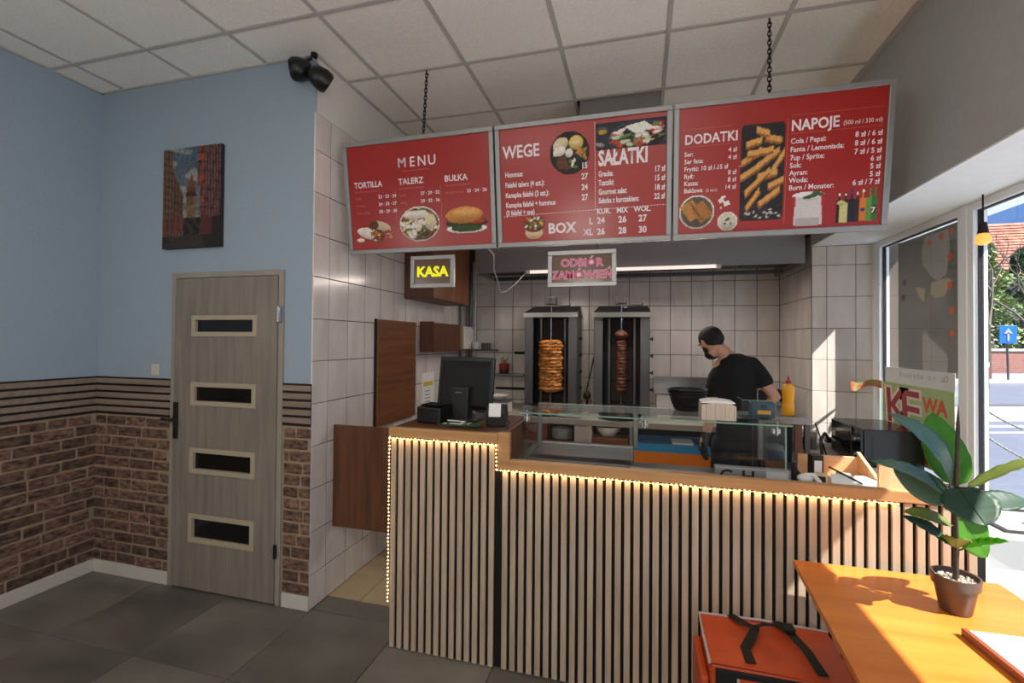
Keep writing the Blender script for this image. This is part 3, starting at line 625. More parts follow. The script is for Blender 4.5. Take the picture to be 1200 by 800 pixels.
MB().box(-.06, .06, -.04, .04, 0, .003, M=MT(.93, 2.50, 1.012, -12, 30)).build('card', M_paper, t); MB().tube([(.878, 2.56, 1.06), (.985, 2.48, 1.012)], .004, 6).build('clip', M_matblk, t); MB().box(-.003, .003, -.003, .003, -.03, .0, M=MT(.93, 2.5, 1.012)).build('stand', M_matblk, t)
solo(MB().box(-.05, .05, -.06, .06, 0, .03, M=MT(1.03, 2.56, .9825, 10)), 'napkin_pad', M_paper, 'pad of bright white napkins in the wooden tray', 'napkins')
solo(MB().box(-.03, .03, -.03, .03, 0, .035, M=MT(.96, 2.62, .9825, -20)), 'cardboard_box', mat('grey_green_card', rgb(150, 156, 132), .6), 'tiny grey green carton in the wooden tray', 'box', bevel=.002)
t = thing('ladle', (.77, 2.45, .98), 'white plastic ladle lying behind the counter beam', 'ladle')
MB().ball((.745, 2.45, 1.025), .035, .03, .022, 14, M=None).build('scoop', M_porc, t, smooth=True); MB().tube([(.745, 2.45, 1.04), (.775, 2.44, 1.045), (.795, 2.43, 1.02), (.80, 2.42, .985)], .011, 8).build('handle', M_porc, t, smooth=True)
solo(MB().add([(.70, 2.46, .976), (.79, 2.46, .976), (.70, 2.50, .976), (.79, 2.50, .976), (.70, 2.47, 1.08), (.70, 2.49, 1.08)], [(0, 1, 4), (2, 5, 3), (0, 4, 5, 2), (1, 3, 5, 4), (0, 2, 3, 1)]), 'dark_wedge', M_matblk, 'black triangular plate holder between case and white ladle', 'holder')
# cables and socket bar by the corner of the niche
t = thing('power_strip', (1.40, 4.3, .82), 'white socket strip with black plugs on the window sill corner', 'power strip')
MB().box(1.40, 1.60, 4.30, 4.36, .811, .85).build('strip_body', M_porc, t, bevel=.005)
m = MB(); m.tube([(1.50, 4.33, .86), (1.44, 4.28, .93), (1.37, 4.15, .90), (1.31, 3.95, .83), (1.25, 3.8, .78), (1.24, 3.75, .6)], .012, 7)
m; m.tube([(1.38, 4.30, 1.0), (1.372, 4.1, .86), (1.30, 3.7, .70), (1.24, 3.4, .72)], .006, 6); m.build('cable', M_matblk, t, smooth=True)
MB().box(1.46, 1.52, 4.30, 4.35, .85, .89).build('plug', M_black, t, bevel=.005)

# microwave on the sill
t = thing('microwave', (1.6, 3.85, .81), 'black microwave oven with two chrome knobs on window sill', 'microwave')
mx0, mx1, my0, my1, mz0, mz1 = 1.455, 1.80, 3.65, 4.16, .822, 1.075
M_mw = mat('microwave_black', rgb(16, 16, 18), .18)
MB().box(mx0, mx1, my0, my1, mz0, mz1).build('housing', M_mw, t, bevel=.006)
MB().box(mx0-.012, mx0, my0+.145, my1-.004, mz0+.006, mz1-.006).build('door', M_mw, t, bevel=.004)
MB().box(mx0-.014, mx0-.012, my0+.185, my1-.05, mz0+.045, mz1-.045).build('door_window', M_dglass, t)
MB().prism([(my0+.004, mz0+.006), (my0+.11, mz0+.006), (my0+.14, mz0+.06), (my0+.15, (mz0+mz1)/2), (my0+.14, mz1-.06), (my0+.11, mz1-.006), (my0+.004, mz1-.006)], mx0-.014, mx0, M=Matrix(((0, 0, 1, 0), (1, 0, 0, 0), (0, 1, 0, 0), (0, 0, 0, 1)))).build('control_panel', M_mw, t)
MB().tube([(mx0-.017, my0+.10, mz0+.01), (mx0-.017, my0+.135, mz0+.06), (mx0-.017, my0+.148, (mz0+mz1)/2), (mx0-.017, my0+.135, mz1-.06), (mx0-.017, my0+.10, mz1-.01)], .004, 6).build('panel_trim', M_dsteel, t)
for z in (mz0+.075, mz1-.075): MB().tube([(mx0-.014, my0+.07, z), (mx0-.034, my0+.07, z)], .021, 18).build('knob', M_chrome, t, smooth=True)
MB().box(mx0+.05, mx1-.03, my0-.002, my0, mz0+.04, mz1-.03).build('side_panel', M_mw, t, bevel=.001)
for x in (mx0+.03, mx1-.03):
    for y in (my0+.04, my1-.04): MB().box(x-.012, x+.012, y-.012, y+.012, .8105, mz0).build('foot', M_matblk, t)

# ------------------------------------------------------------------ kitchen: hood, back counter, grills
M_hood = mat('hood_steel', rgb(150, 150, 152), .42, metal=.35, var=.05, scale=1.5, stretch=(1, 1, 5))
HX0, HX1, HY = -1.585, 1.345, 4.42
t = thing('extractor_hood', (0, 4.7, 2.34), 'long stainless steel extractor hood above the kebab grills', 'hood')
MB().box(HX0, HX1, HY, HY+.012, 2.325, 2.72).box(HX0, HX0+.012, HY+.012, 5.08, 2.325, 2.72).box(HX1-.012, HX1, HY+.012, 5.30, 2.325, 2.72).add([(HX0, HY, 2.72), (HX1, HY, 2.72), (HX1, 5.30, 2.95), (HX0, 5.07, 2.95)], [(0, 1, 2, 3)]).build('hood_shell', M_hood, t)
m = MB().box(HX0+.012, HX1-.012, HY+.012, 5.06, 2.40, 2.42); m.build('filter_bed', M_matblk, t)
fm = piece_mesh('hood_filter', .40, .40, .03, mat('filter_metal', rgb(42, 42, 42), .4, metal=.6), .004)
for k in range(7): piece('hood_filter', fm, t, (HX0+.22+.415*k, 4.72, 2.383))
MB().box(HX0+.012, HX1-.012, 5.00, 5.05, 2.325, 2.36).build('rear_gutter', M_dsteel, t)
t = thing('hood_tube_light', (-.17, 4.40, 2.31), 'long glowing tube light fixed under the hood front edge', 'lamp')
MB().tube([(-1.02, HY-.03, 2.318), (.655, HY-.03, 2.318)], .016, 12).build('tube', mat('tube_glow', (1, .80, .72), .4, emit=.9), t, smooth=True)
for x in (-1.04, .665): MB().tube([(x-.02, HY-.03, 2.318), (x+.02, HY-.03, 2.318)], .022, 12).build('end_cap', M_porc, t)
t = thing('white_cable', (-1.1, 4.0, 2.3), 'thin white cable sagging from menu board to tube light', 'cable')
MB().tube([(-.93, 2.80, 2.24), (-.90, 2.84, 2.20), (-.95, 3.0, 2.13), (-1.01, 3.3, 2.08), (-1.08, 3.6, 2.04), (-1.12, 3.9, 2.08), (-1.10, 4.2, 2.20), (-1.06, HY-.03, 2.318)], .0035, 6).build('wire', M_porc, t, smooth=True)
solo(MB().box(-.425, .135, 3.38, 4.75, 2.96, 3.428), 'ventilation_duct', mat('duct_grey', rgb(126, 124, 120), .6, var=.03, scale=4), 'grey boxed ventilation duct rising into the ceiling behind menu', 'duct')

BC0, BC1, BY, BZ = -1.55, 1.36, 4.20, .95
def ybk(x): return yback(x)-.02
t = thing('back_counter', (0, 4.6, 0), 'stainless back counter with open shelves along the tiled kitchen wall', 'counter')
MB().prism([(BC0, BY), (BC1, BY), (BC1, ybk(BC1)), (BC0, ybk(BC0))], BZ-.05, BZ).build('worktop', mat('pale_worktop', rgb(168, 160, 150), .35, metal=.2, var=.04, scale=6), t, bevel=.003)
MB().prism([(BC0, BY+.02), (BC1, BY+.02), (BC1, ybk(BC1)), (BC0, ybk(BC0))], .50, .53).build('shelf_board', M_cab, t)
MB().prism([(BC0, BY+.62), (BC1, BY+.62), (BC1, ybk(BC1)), (BC0, ybk(BC0))], .53, .90).build('dark_back', M_matblk, t)
MB().box(BC0+.03, -.08, BY+.02, BY+.60, .71, .735).build('upper_shelf', M_cab, t)
for x in (BC0, -.08, BC1-.03): MB().box(x, x+.03, BY+.01, BY+.60, 0, .90).build('upright', M_alu, t, bevel=.002)
MB().box(BC0+.03, BC1-.03, BY+.005, BY+.02, 0, .50).build('lower_front', M_dsteel, t)
# things on the shelf seen through the display case
t = thing('maroon_crate', (-1.0, 4.4, .735), 'dark maroon crate on the shelf at the left under the counter', 'crate')
MB().box(-1.16, -.815, 4.23, 4.6, .736, .89).build('crate_body', mat('maroon_plastic', rgb(112, 44, 38), .5), t, bevel=.004); MB().box(-1.165, -.81, 4.225, 4.605, .89, .905).build('rim', M_cab, t)
def plates(name, x, y, z, r, n, label, cat='plates'):
    t = thing(name, (x, y, z), label, cat)
    for k in range(n): MB().lathe([(r*.6, 0), (r, .016), (r, .019), (r*.62, .006)], (x, y, z+.012*k), 24).build('plate', M_porc, t, smooth=True)
def box_thing(name, x0, x1, y0, y1, z0, z1, m, label, cat, **k):
    return solo(MB().box(x0, x1, y0, y1, z0, z1), name, m, label, cat, **k)
plates('plate_stack', -.692, 4.36, .736, .095, 8, 'tall stack of white plates beside the maroon crate')
box_thing('white_carton', -.565, -.405, 4.24, 4.5, .736, .905, mat('pink_white_card', rgb(186, 168, 160), .7), 'upright pale carton between the stack of plates and bowls', 'carton', bevel=.004)
t = thing('shelf_bowl', (-.27, 4.36, .736), 'white bowl with a dark rim in front of a dark pot', 'bowl')
MB().lathe([(.06, 0), (.105, .05), (.115, .085), (.108, .085), (.095, .05), (.05, .01)], (-.27, 4.36, .795), 24).build('bowl', M_porc, t, smooth=True); MB().lathe([(.108, .084), (.112, .12), (.03, .125)], (-.27, 4.36, .795), 24).build('dark_lid', M_black, t, smooth=True)
box_thing('wood_crate', -.40, -.09, 4.23, 4.5, .736, .794, M_cab, 'low brown wooden crate carrying the white bowl', 'crate', bevel=.003)
M_bl = mat('blue_plastic', rgb(56, 146, 206), .4); M_or = mat('orange_plastic', rgb(232, 126, 40), .45)
for (a, b, lab) in ((-.04, .62, 'left of the man'), (.64, 1.31, 'right of the man')):
    t = thing('storage_drawer', (a, 4.3, .531), 'long orange crate with blue rim on back shelf '+lab, 'crate', 'orange and blue crates under the back counter')
    MB().box(a, b, 4.215, 4.6, .531, .705).build('orange_body', M_or, t, bevel=.004); MB().box(a-.003, b+.003, 4.208, 4.23, .705, .775).box(a-.003, b+.003, 4.59, 4.605, .705, .775).build('blue_rim', M_bl, t, bevel=.004)
    MB().box(a, a+.02, 4.232, 4.588, .705, .89).build('blue_side', M_bl, t)
box_thing('paper_sheet', .28, .45, 4.24, 4.42, .706, .79, M_paper, 'white sheet of paper on the blue crate rim', 'paper')

M_gril = mat('grill_dark', rgb(28, 25, 24), .45, metal=.4)
def doner(x, label, meat, back_label, gid):
    y1 = yback(x)-.03; y0 = y1-.46; z0 = BZ; zt = 1.985
    t = thing('kebab_grill', (x, y0, z0), label, 'kebab grill', 'vertical kebab grills')
    wd_ = .265
    MB().box(x-wd_, x+wd_, y0-.12, y1, z0, z0+.055).build('drip_base', M_steel, t, bevel=.004)
    for s_, nm in ((-1, 'side_shield'), (1, 'side_shield')):
        xa = x+s_*(wd_-.042); MB().add([(xa-.043, y0, z0+.06), (xa+.043, y0, z0+.06), (xa+.043, y0+.022, z0+.06), (xa-.043, y0+.022, z0+.06), (xa-.043, y0, zt-.09), (xa+.043, y0, zt-.09), (xa+.043, y0+.022, zt-.09), (xa-.043, y0+.022, zt-.09)], [(0, 3, 2, 1), (4, 5, 6, 7), (0, 1, 5, 4), (1, 2, 6, 5), (2, 3, 7, 6), (3, 0, 4, 7)]).build(nm, M_dsteel, t, bevel=.004)
        MB().box(x+s_*wd_-.006, x+s_*wd_+.006, y0+.022, y1-.1, z0+.06, zt-.09).build('side_wall', M_dsteel, t)
    MB().box(x-wd_+.01, x+wd_-.01, y0+.20, y1-.05, z0+.06, zt-.09).build('burner_body', M_gril, t)
    bm_ = piece_mesh('burner_panel', .22, .016, .185, mat('burner_mesh', rgb(44, 34, 30), .6, bump=.5, scale=120, var=.3), .004)
    for k in range(4): piece('burner_panel', bm_, t, (x, y0+.19, z0+.19+.215*k))
    for s_ in (-1, 1): MB().box(x+s_*.125-.01, x+s_*.125+.01, y0+.14, y0+.20, z0+.07, zt-.1).build('inner_rail', M_dsteel, t)
    MB().add([(x-wd_-.012, y0-.02, zt-.09), (x+wd_+.012, y0-.02, zt-.09), (x+wd_+.012, y1-.06, zt-.09), (x-wd_-.012, y1-.06, zt-.09), (x-wd_-.012, y0-.02, zt-.045), (x+wd_+.012, y0-.02, zt-.045), (x+wd_-.01, y1-.10, zt+.045), (x-wd_+.02, y1-.10, zt+.045)], [(0, 3, 2, 1), (4, 5, 6, 7), (0, 1, 5, 4), (1, 2, 6, 5), (2, 3, 7, 6), (3, 0, 4, 7)]).build('top_cap', M_gril, t)
    MB().box(x-wd_-.014, x+wd_+.014, y0-.026, y0-.02, zt-.092, zt-.045).build('cap_edge', M_steel, t)
    MB().box(x-.06, x+.05, y0+.0, y0+.10, zt+.04, zt+.115).build('spit_motor', M_dsteel, t, bevel=.004); MB().box(x-.018, x+.025, y0-.006, y0, zt+.05, zt+.105).build('motor_plate', M_chrome, t)
    MB().tube([(x, y0+.03, zt+.05), (x, y0+.03, z0+.04)], .0075, 8).build('spit_rod', M_chrome, t)
    MB().tube([(x+.02, y0+.02, zt+.01), (x+.09, y0-.0, zt+.02), (x+.20, y0-.0, zt+.025)], .008, 6).tube([(x+.20, y0, zt+.02), (x+.20, y0, zt+.05)], .006, 6).build('spit_handle', M_chrome, t)
    for k in range(4):
        z = z0+.225+.168*k; MB().tube([(x+wd_+.006, y0+.12, z), (x+wd_+.04, y0+.12, z)], .008, 8).tube([(x+wd_+.032, y0+.12, z-.02), (x+wd_+.032, y0+.12, z+.02)], .006, 6).tube([(x+wd_+.032, y0+.10, z), (x+wd_+.032, y0+.14, z)], .006, 6).build('gas_knob', M_matblk, t)
    MB().lathe([(.10, 0), (.13, .006), (.13, .012), (.02, .016)], (x, y0+.03, z0+.058), 24).build('drip_plate', M_dsteel, t)
    rr = random.Random(gid); m = MB(); n = 26
    for (za, zb, rf) in meat:
        vs = []; fs = []; L = max(6, int((zb-za)/.012))
        for i in range(L+1):
            f_ = i/L; z = za+(zb-za)*f_; e = min(1, 9*min(f_, 1-f_)+.6) if zb-za > .2 else math.sin(math.pi*(.12+.76*f_))
            lay = 1+.05*math.sin(i*2.3)+.04*rr.uniform(-1, 1)
            for k in range(n):
                a = 2*math.pi*k/n; r_ = rf*e*lay*(1+.05*math.sin(3*a+i*.7)+rr.uniform(-.05, .05)); vs.append((x+r_*math.cos(a), y0+.03+r_*math.sin(a), z))
        for i in range(L):
            for k in range(n): fs.append((i*n+k, i*n+(k+1) % n, (i+1)*n+(k+1) % n, (i+1)*n+k))
        fs += [tuple(range(n-1, -1, -1)), tuple(L*n+k for k in range(n))]; m.add(vs, fs)
    return t, m, x, y0
t, m, x, y0 = doner(-.868, 'kebab grill holding thick golden brown roast meat cone', [(1.135, 1.665, .118)], '', 3)
m.build('meat', mat('roast_meat_gold', rgb(84, 34, 12), .45, col2=rgb(238, 160, 70), scale=26, stretch=(1, 1, 2.4), bump=.8, detail=6), t)
t, m, x, y0 = doner(-.17, 'kebab grill with thin dark almost finished meat spit', [(1.67, 1.765, .066), (1.14, 1.67, .048)], '', 4)
m.build('meat', mat('roast_meat_dark', rgb(38, 19, 12), .5, col2=rgb(112, 58, 28), scale=26, stretch=(1, 1, 2.4), bump=.8, detail=6), t)
# carving knife, black dish and pans in front of the grills
t = thing('carving_knife', (-.75, 4.30, .95), 'long steel carving knife lying before the left grill', 'knife')
MB().add([(-.80, 4.24, .958), (-.54, 4.22, .958), (-.50, 4.24, .958), (-.80, 4.275, .958), (-.80, 4.24, .962), (-.54, 4.22, .962), (-.50, 4.24, .962), (-.80, 4.275, .962)], [(0, 3, 2, 1), (4, 5, 6, 7), (0, 1, 5, 4), (1, 2, 6, 5), (2, 3, 7, 6), (3, 0, 4, 7)]).build('blade', M_chrome, t); MB().tube([(-.80, 4.257, .961), (-.92, 4.27, .961)], .011, 8).build('handle', M_matblk, t)
t = thing('meat_tray', (-.868, 4.36, .95), 'shallow steel tray of golden meat shavings under the left spit', 'tray')
MB().lathe([(.12, 0), (.14, .03), (.135, .03), (.115, .008)], (-.868, 4.40, .9505), 24).build('tray', M_dsteel, t, smooth=True)
m = MB(); rr = random.Random(8)
for k in range(60): a = rr.uniform(0, 6.28); q = .10*math.sqrt(rr.random()); m.ball((-.868+q*math.cos(a), 4.40+q*math.sin(a), .962+rr.uniform(0, .02)), .016, .010, .006, 6)
tag(m.build('meat_shavings', MATS['roast_meat_gold'], t), kind='stuff')
t = thing('black_pan', (-.17, 4.33, .95), 'wide black round pan before the right grill', 'pan')
MB().lathe([(.17, 0), (.20, .035), (.195, .035), (.165, .008)], (-.17, 4.40, .9505), 28).build('pan', M_matblk, t, smooth=True); MB().tube([(-.17, 4.28, .99), (-.05, 4.26, 1.0)], .008, 6).tube([(-.06, 4.26, .99), (-.06, 4.26, 1.05)], .01, 8).build('handle', M_chrome, t)
t = thing('hanging_ladle', (-.50, 4.9, 1.2), 'dark long-handled ladle leaning between the two grills', 'ladle')
MB().tube([(-.52, 4.80, 1.13), (-.462, 4.98, 1.48)], .008, 8).build('handle', M_gril, t); MB().ball((-.51, 4.78, 1.10), .042, .045, .05, 12).tube([(-.51, 4.79, 1.06), (-.51, 4.80, BZ+.001)], .012, 8).build('scoop', M_matblk, t, smooth=True)
t = thing('wire_rack', (-.52, 4.85, .95), 'low brass coloured wire rack between the two grills', 'rack')
MB().tube([(-.553, 4.64, .951), (-.553, 4.64, 1.08), (-.463, 4.64, 1.08), (-.463, 4.64, .951)], .006, 6).tube([(-.553, 4.64, 1.01), (-.463, 4.64, 1.01)], .005, 6).tube([(-.553, 4.72, .951), (-.553, 4.72, 1.08), (-.463, 4.72, 1.08), (-.463, 4.72, .951)], .006, 6).tube([(-.553, 4.64, 1.08), (-.553, 4.72, 1.08)], .005, 6).build('rack_wire', mat('brass', rgb(120, 88, 44), .4, metal=.6), t)
solo(MB().tube([(-.449, 5.15, .95), (-.449, 5.15, 1.45)], .012, 8), 'copper_pipe', mat('copper', rgb(130, 70, 46), .4, metal=.6), 'vertical reddish copper pipe on the tiles left of right grill', 'pipe')

# wall shelf with cup, scale and bowls left of the grills
M_cupr = mat('red_cup', rgb(150, 40, 34), .5)
t = thing('back_wall_shelf', (-1.4, 4.9, 1.3), 'thin metal shelf on back wall left of the grills', 'shelf')
MB().box(-1.56, -1.20, 4.86, 5.08, 1.275, 1.288).build('shelf_board', M_steel, t); 
for x in (-1.47, -1.27): MB().tube([(x, 5.06, 1.275), (x, 5.06, .95+.3)], .008, 6).build('bracket', M_dsteel, t)
t = thing('cutlery_cup', (-1.44, 4.95, 1.288), 'brown and red cup of utensils standing on the thin shelf', 'cup')
MB().lathe([(.05, 0), (.052, .03), (.058, .11), (.054, .11), (.046, .01)], (-1.44, 4.95, 1.289), 18).build('cup', M_cupr, t, smooth=True); MB().lathe([(.0505, .0), (.0535, .045), (.02, .046)], (-1.44, 4.95, 1.2893), 18).build('dark_band', mat('dark_brown', rgb(58, 38, 22), .5), t, smooth=True)
for k, (dx, dz) in enumerate(((-.03, .17), (-.01, .19), (.015, .16), (.035, .18), (.0, .15))): MB().tube([(-1.44+dx*.5, 4.95+.01*k-.02, 1.30), (-1.44+dx, 4.95+.01*k-.02, 1.288+dz)], .006, 6).build('utensil', MATS['kraft_paper'], t)
t = thing('knife_rail', (-1.2, 5.1, 1.5), 'black magnetic knife rail on the tiles beside the left grill', 'rail')
MB().box(-1.36, -1.13, yback(-1.2)-.03, yback(-1.2)-.006, 1.50, 1.53).build('rail', M_matblk, t)
t = thing('lower_knife_rail', (-1.3, 5.1, 1.13), 'lower black rail on the tiles above the white scale', 'rail')
MB().box(-1.58, -1.13, yback(-1.3)-.03, yback(-1.3)-.008, 1.10, 1.125).build('rail', M_matblk, t)
t = thing('kitchen_scale', (-1.36, 4.4, .95), 'white counter scale with dark display left of the grills', 'scale')
MB().box(-1.46, -1.22, 4.26, 4.50, .951, 1.055).build('body', M_porc, t, bevel=.008); MB().box(-1.44, -1.27, 4.256, 4.26, 1.0, 1.035).build('display', M_matblk, t); MB().box(-1.47, -1.21, 4.28, 4.50, 1.062, 1.072).build('weighing_plate', M_steel, t, bevel=.002)
t = thing('bowl_on_scale', (-1.34, 4.38, 1.07), 'shallow white bowl resting on the counter scale', 'bowl'); MB().lathe([(.06, 0), (.115, .045), (.11, .045), (.05, .008)], (-1.34, 4.39, 1.0725), 24).build('bowl', M_porc, t, smooth=True)
t = thing('white_bowl', (-1.2, 4.0, 1.0), 'white bowl beside the label printer on a dark stand', 'bowl'); MB().lathe([(.035, 0), (.055, .02), (.085, .075), (.08, .075), (.045, .02)], (-1.14, 3.75, 1.0005), 24).build('bowl', M_porc, t, smooth=True)
t = thing('side_table', (-1.2, 3.75, 0), 'low dark side stand behind the till carrying a white bowl', 'stand')
MB().box(-1.35, -.98, 3.62, 3.90, .97, 1.0).build('top', M_matblk, t)
for x in (-1.33, -1.0):
    for y in (3.64, 3.88): MB().box(x-.012, x+.012, y-.012, y+.012, 0, .97).build('leg', M_matblk, t)
t = thing('steel_sink_unit', (.6, 4.5, .95), 'white unit with stainless steel splash rim behind the man', 'appliance')
MB().box(.16, .84, 4.52, 5.0, .951, 1.165).build('white_body', M_porc, t, bevel=.006); MB().box(.14, .86, 4.50, 5.02, 1.165, 1.18).box(.14, .86, 5.0, 5.02, 1.18, 1.30).build('steel_top', M_steel, t, bevel=.003)
t = thing('steel_pot', (1.15, 4.6, .95), 'large stainless pot at the right end of the back counter', 'pot')
MB().lathe([(.13, 0), (.16, .02), (.165, .17), (.175, .175), (.155, .17), (.12, .02)], (1.10, 4.55, .951), 28).build('pot', M_steel, t, smooth=True); MB().tube([(.945, 4.5, 1.09), (.90, 4.5, 1.09), (.90, 4.6, 1.09), (.945, 4.6, 1.09)], .008, 6).build('handle', M_steel, t)
t = thing('dark_pan_right', (1.2, 4.9, .95), 'dark stew pot behind the stainless pot in the corner', 'pot'); t.name = 'stew_pot'; ORG['stew_pot'] = ORG['dark_pan_right']
MB().lathe([(.10, 0), (.12, .02), (.125, .24), (.12, .25), (.02, .27)], (1.22, 4.90, .951), 24).build('pot', M_matblk, t, smooth=True); MB().ball((1.22, 4.90, 1.235), .018).build('lid_knob', M_cupr, t)

# ------------------------------------------------------------------ menu boards
TOPY, BOTY, ZTOP, ZBOT = 2.615, 2.715, 2.921, 2.216
Vb = Vector((0, TOPY-BOTY, ZTOP-ZBOT)); HB = Vb.length; Vb.normalize(); Ub = Vector((1, 0, 0)); Nb = Ub.cross(Vb)
def food_oval(seed, base, cols, rx=.5, ry=.5, n=40, rim=None):
    r = random.Random(seed); S = []
    if rim: S.append(('e', .5, .5, .5, .5, 0, rim)); 
    S.append(('e', .5, .5, rx*.93, ry*.9, 0, base))
    for k in range(n):
        a = r.uniform(0, 6.28); q = math.sqrt(r.random())*.8; S.append(('e', .5+rx*q*math.cos(a), .5+ry*q*math.sin(a), r.uniform(.04, .11), r.uniform(.03, .08), r.uniform(0, 3), r.choice(cols)))
    return S
def board(x0, x1, label):
    w_ = x1-x0; O = Vector((x0, BOTY, ZBOT)); t = thing('menu_board', tuple(O), label, 'menu board', 'hanging menu boards')
    Mb = Matrix((( 1, 0, 0, O.x), (0, Vb.y, -Nb.y, O.y), (0, Vb.z, -Nb.z, O.z), (0, 0, 0, 1)))   # local: x along, y up the board, z back
    b = .028
    for (a, c, d, e) in ((0, w_, 0, b), (0, w_, HB-b, HB), (0, b, b, HB-b), (w_-b, w_, b, HB-b)): MB().box(a, c, d, e, -.008, .06, M=Mb).build('frame_bar', M_alu, t, bevel=.003)
    MB().box(b, w_-b, b, HB-b, .004, .05, M=Mb).build('panel', M_red, t)
    return t, O-Nb*(-.0)+Nb*(-.004)
C_ = {'w': (236, 226, 214), 'o': (206, 130, 50), 'b': (96, 56, 30), 'g': (96, 130, 60), 'd': (32, 26, 22), 'r': (178, 54, 38), 'y': (220, 190, 90), 'c': (222, 206, 170)}
def T(t, O, s, x, y, size, m=None, **k): return text(s, O, Ub, Vb, x, y, size, m or M_txt, t, **k)
def rule(t, O, rects, m, name='rule'): return quadmb(O, Ub, Vb, rects, .0012).build(name, m, t) if not ORG.get(t.name) else fixq(t, O, rects, m, name)
def fixq(t, O, rects, m, name):
    return quadmb(O, Ub, Vb, rects, .0012).build(name, m, t)
# board 1
t, O = board(-1.868, -.842, 'left red menu board headed MENU with wrap, plate and bun')
t['label'] = 'red hanging menu board headed MENU, leftmost of the three'
[T(t, O, 'M', .385+d_, .53, .085, xs=.95) for d_ in (-.0015, 0, .0015)]
[T(t, O, ch, x_, .53, .085, bold=.012, xs=.95) for ch, x_ in (('E', .468), ('N', .522), ('U', .594))]
for s, x, y, in (('TORTILLA', .065, .425), ('TALERZ', .385, .425), ('BUŁKA', .70, .42)):
    T(t, O, s, x, y, .052, bold=.02, xs=.95 if s != 'TORTILLA' else .86)
for s, x, y in (('kurczak/mix/wołowina', .068, .395), ('kurczak/mix/wołowina', .388, .395), ('kurczak/mix/wołowina', .703, .39), ('mała', .07, .352), ('średnia', .07, .305), ('duża XXL', .07, .258), ('mały', .39, .352), ('duży', .39, .305), ('standardowa', .70, .345)):
    T(t, O, s, x, y, .019 if 'kur' in s else .024, M_faint, bold=.0)
for s, x, y in (('22 · 23 · 24', .235, .352), ('24 · 25 · 27', .235, .305), ('28 · 29 · 30', .235, .258), ('27 · 29 · 32', .535, .352), ('29 · 32 · 36', .535, .305), ('23 · 24 · 26', .845, .345)):
    T(t, O, s, x, y, .028, bold=.025)
fixq(t, O, [(.42, .505, .60, .5075), (.356, .20, .358, .40), (.672, .20, .674, .40)], M_gold, 'gold_rules')
r = random.Random(3)
sh = [('e', .33, .42, .34, .20, -.45, C_['w']), ('e', .62, .66, .30, .17, -.35, (206, 186, 160)), ('e', .46, .70, .13, .17, 0, C_['b']), ('e', .55, .32, .17, .22, .1, C_['b']), ('e', .10, .20, .11, .09, 0, C_['w'])]
for k in range(26): sh.append(('e', .55+r.uniform(-.13, .13), .32+r.uniform(-.17, .17), .04, .03, r.uniform(0, 3), r.choice([C_['w'], C_['d'], C_['r'], C_['g'], C_['o']])))
for k in range(9): sh.append(('r', .84+r.uniform(-.10, .10), .36+r.uniform(-.14, .14), .06, .018, r.uniform(0, 3), C_['y']))
for k in range(22): sh.append(('e', .15+.32*r.random(), .40+.22*r.random(), .015, .012, 0, (170, 120, 80)))
picture('wrap_picture', t, O, Ub, Vb, .06, .055, .28, .185, 56, 38, painter(sh, 14))
picture('plate_picture', t, O, Ub, Vb, .375, .062, .285, .225, 50, 42, painter(food_oval(5, (120, 84, 60), [C_['w'], C_['b'], C_['d'], C_['g'], C_['c'], C_['w'], C_['r']], rim=(240, 234, 226), n=70)+[('e', .42, .76, .32, .12, 0, C_['w']), ('e', .76, .55, .14, .22, 0, C_['c'])], 22))
sh = [('e', .5, .22, .46, .16, 0, (238, 232, 226)), ('e', .5, .38, .48, .14, 0, (44, 60, 26)), ('e', .5, .46, .46, .10, 0, C_['b']), ('e', .72, .42, .20, .07, 0, C_['r']), ('e', .45, .64, .42, .26, .06, (206, 136, 62)), ('e', .5, .70, .30, .14, 0, (224, 164, 92)), ('e', .5, .22, .34, .10, 0, (54, 76, 34))]
picture('bun_picture', t, O, Ub, Vb, .685, .085, .30, .20, 50, 36, painter(sh, 16))
# board 2
t, O = board(-.832, .168, 'red hanging menu board with WEGE, SAŁATKI and BOX, middle of three')
t['label'] = 'red hanging menu board with WEGE and BOX, middle of the three'
T(t, O, 'WEGE', .045, .520, .100, bold=.02, xs=.80)
for s, y, pz in (('Hummus:', .412, '15'), ('Falafel talerz (4 szt.):', .352, '27'), ('Kanapka falafel (3 szt.):', .293, '24'), ('Kanapka falafel + hummus', .236, '27'), ('(3 falafel + sos)', .190, None)):
    T(t, O, s, .055, y, .041, bold=.03, xs=.70)
    if pz: T(t, O, pz, .545, y+.014, .045, align='RIGHT', bold=.03, xs=.8, off=.0025)
T(t, O, 'SAŁATKI', .605, .432, .115, bold=.035, xs=.62)
for s, y, pz in (('Grecka:', .372, '17 zł'), ('Tzatziki:', .323, '15 zł'), ('Gourmet sałat:', .273, '18 zł'), ('Sałatka z kurczakiem:', .225, '22 zł')):
    T(t, O, s, .605, y, .042, bold=.03, xs=.62); T(t, O, pz, .965, y+.004, .042, align='RIGHT', bold=.03, xs=.7)
T(t, O, 'BOX', .31, .072, .082, bold=.035, xs=.95)
for s, x in (('KUR.', .595), ('MIX', .705), ('WOŁ.', .80)): T(t, O, s, x, .166, .042, bold=.03, xs=.85)
for y, row in ((.112, ('L', '24', '26', '27')), (.05, ('XL', '26', '28', '30'))):
    for s, x, al in zip(row, (.572, .595, .715, .825), ('RIGHT', 'LEFT', 'LEFT', 'LEFT')): T(t, O, s, x, y, .05, align=al, bold=.03, xs=.9)
tag(fixq(t, O, [(.04+.0152*k, .182+.0002*k, .050+.0152*k, .185+.0002*k) for k in range(62)]+[(.585, .19+.0138*k, .588, .199+.0138*k) for k in range(35)], M_txt, 'dashed_rules'), kind='stuff')
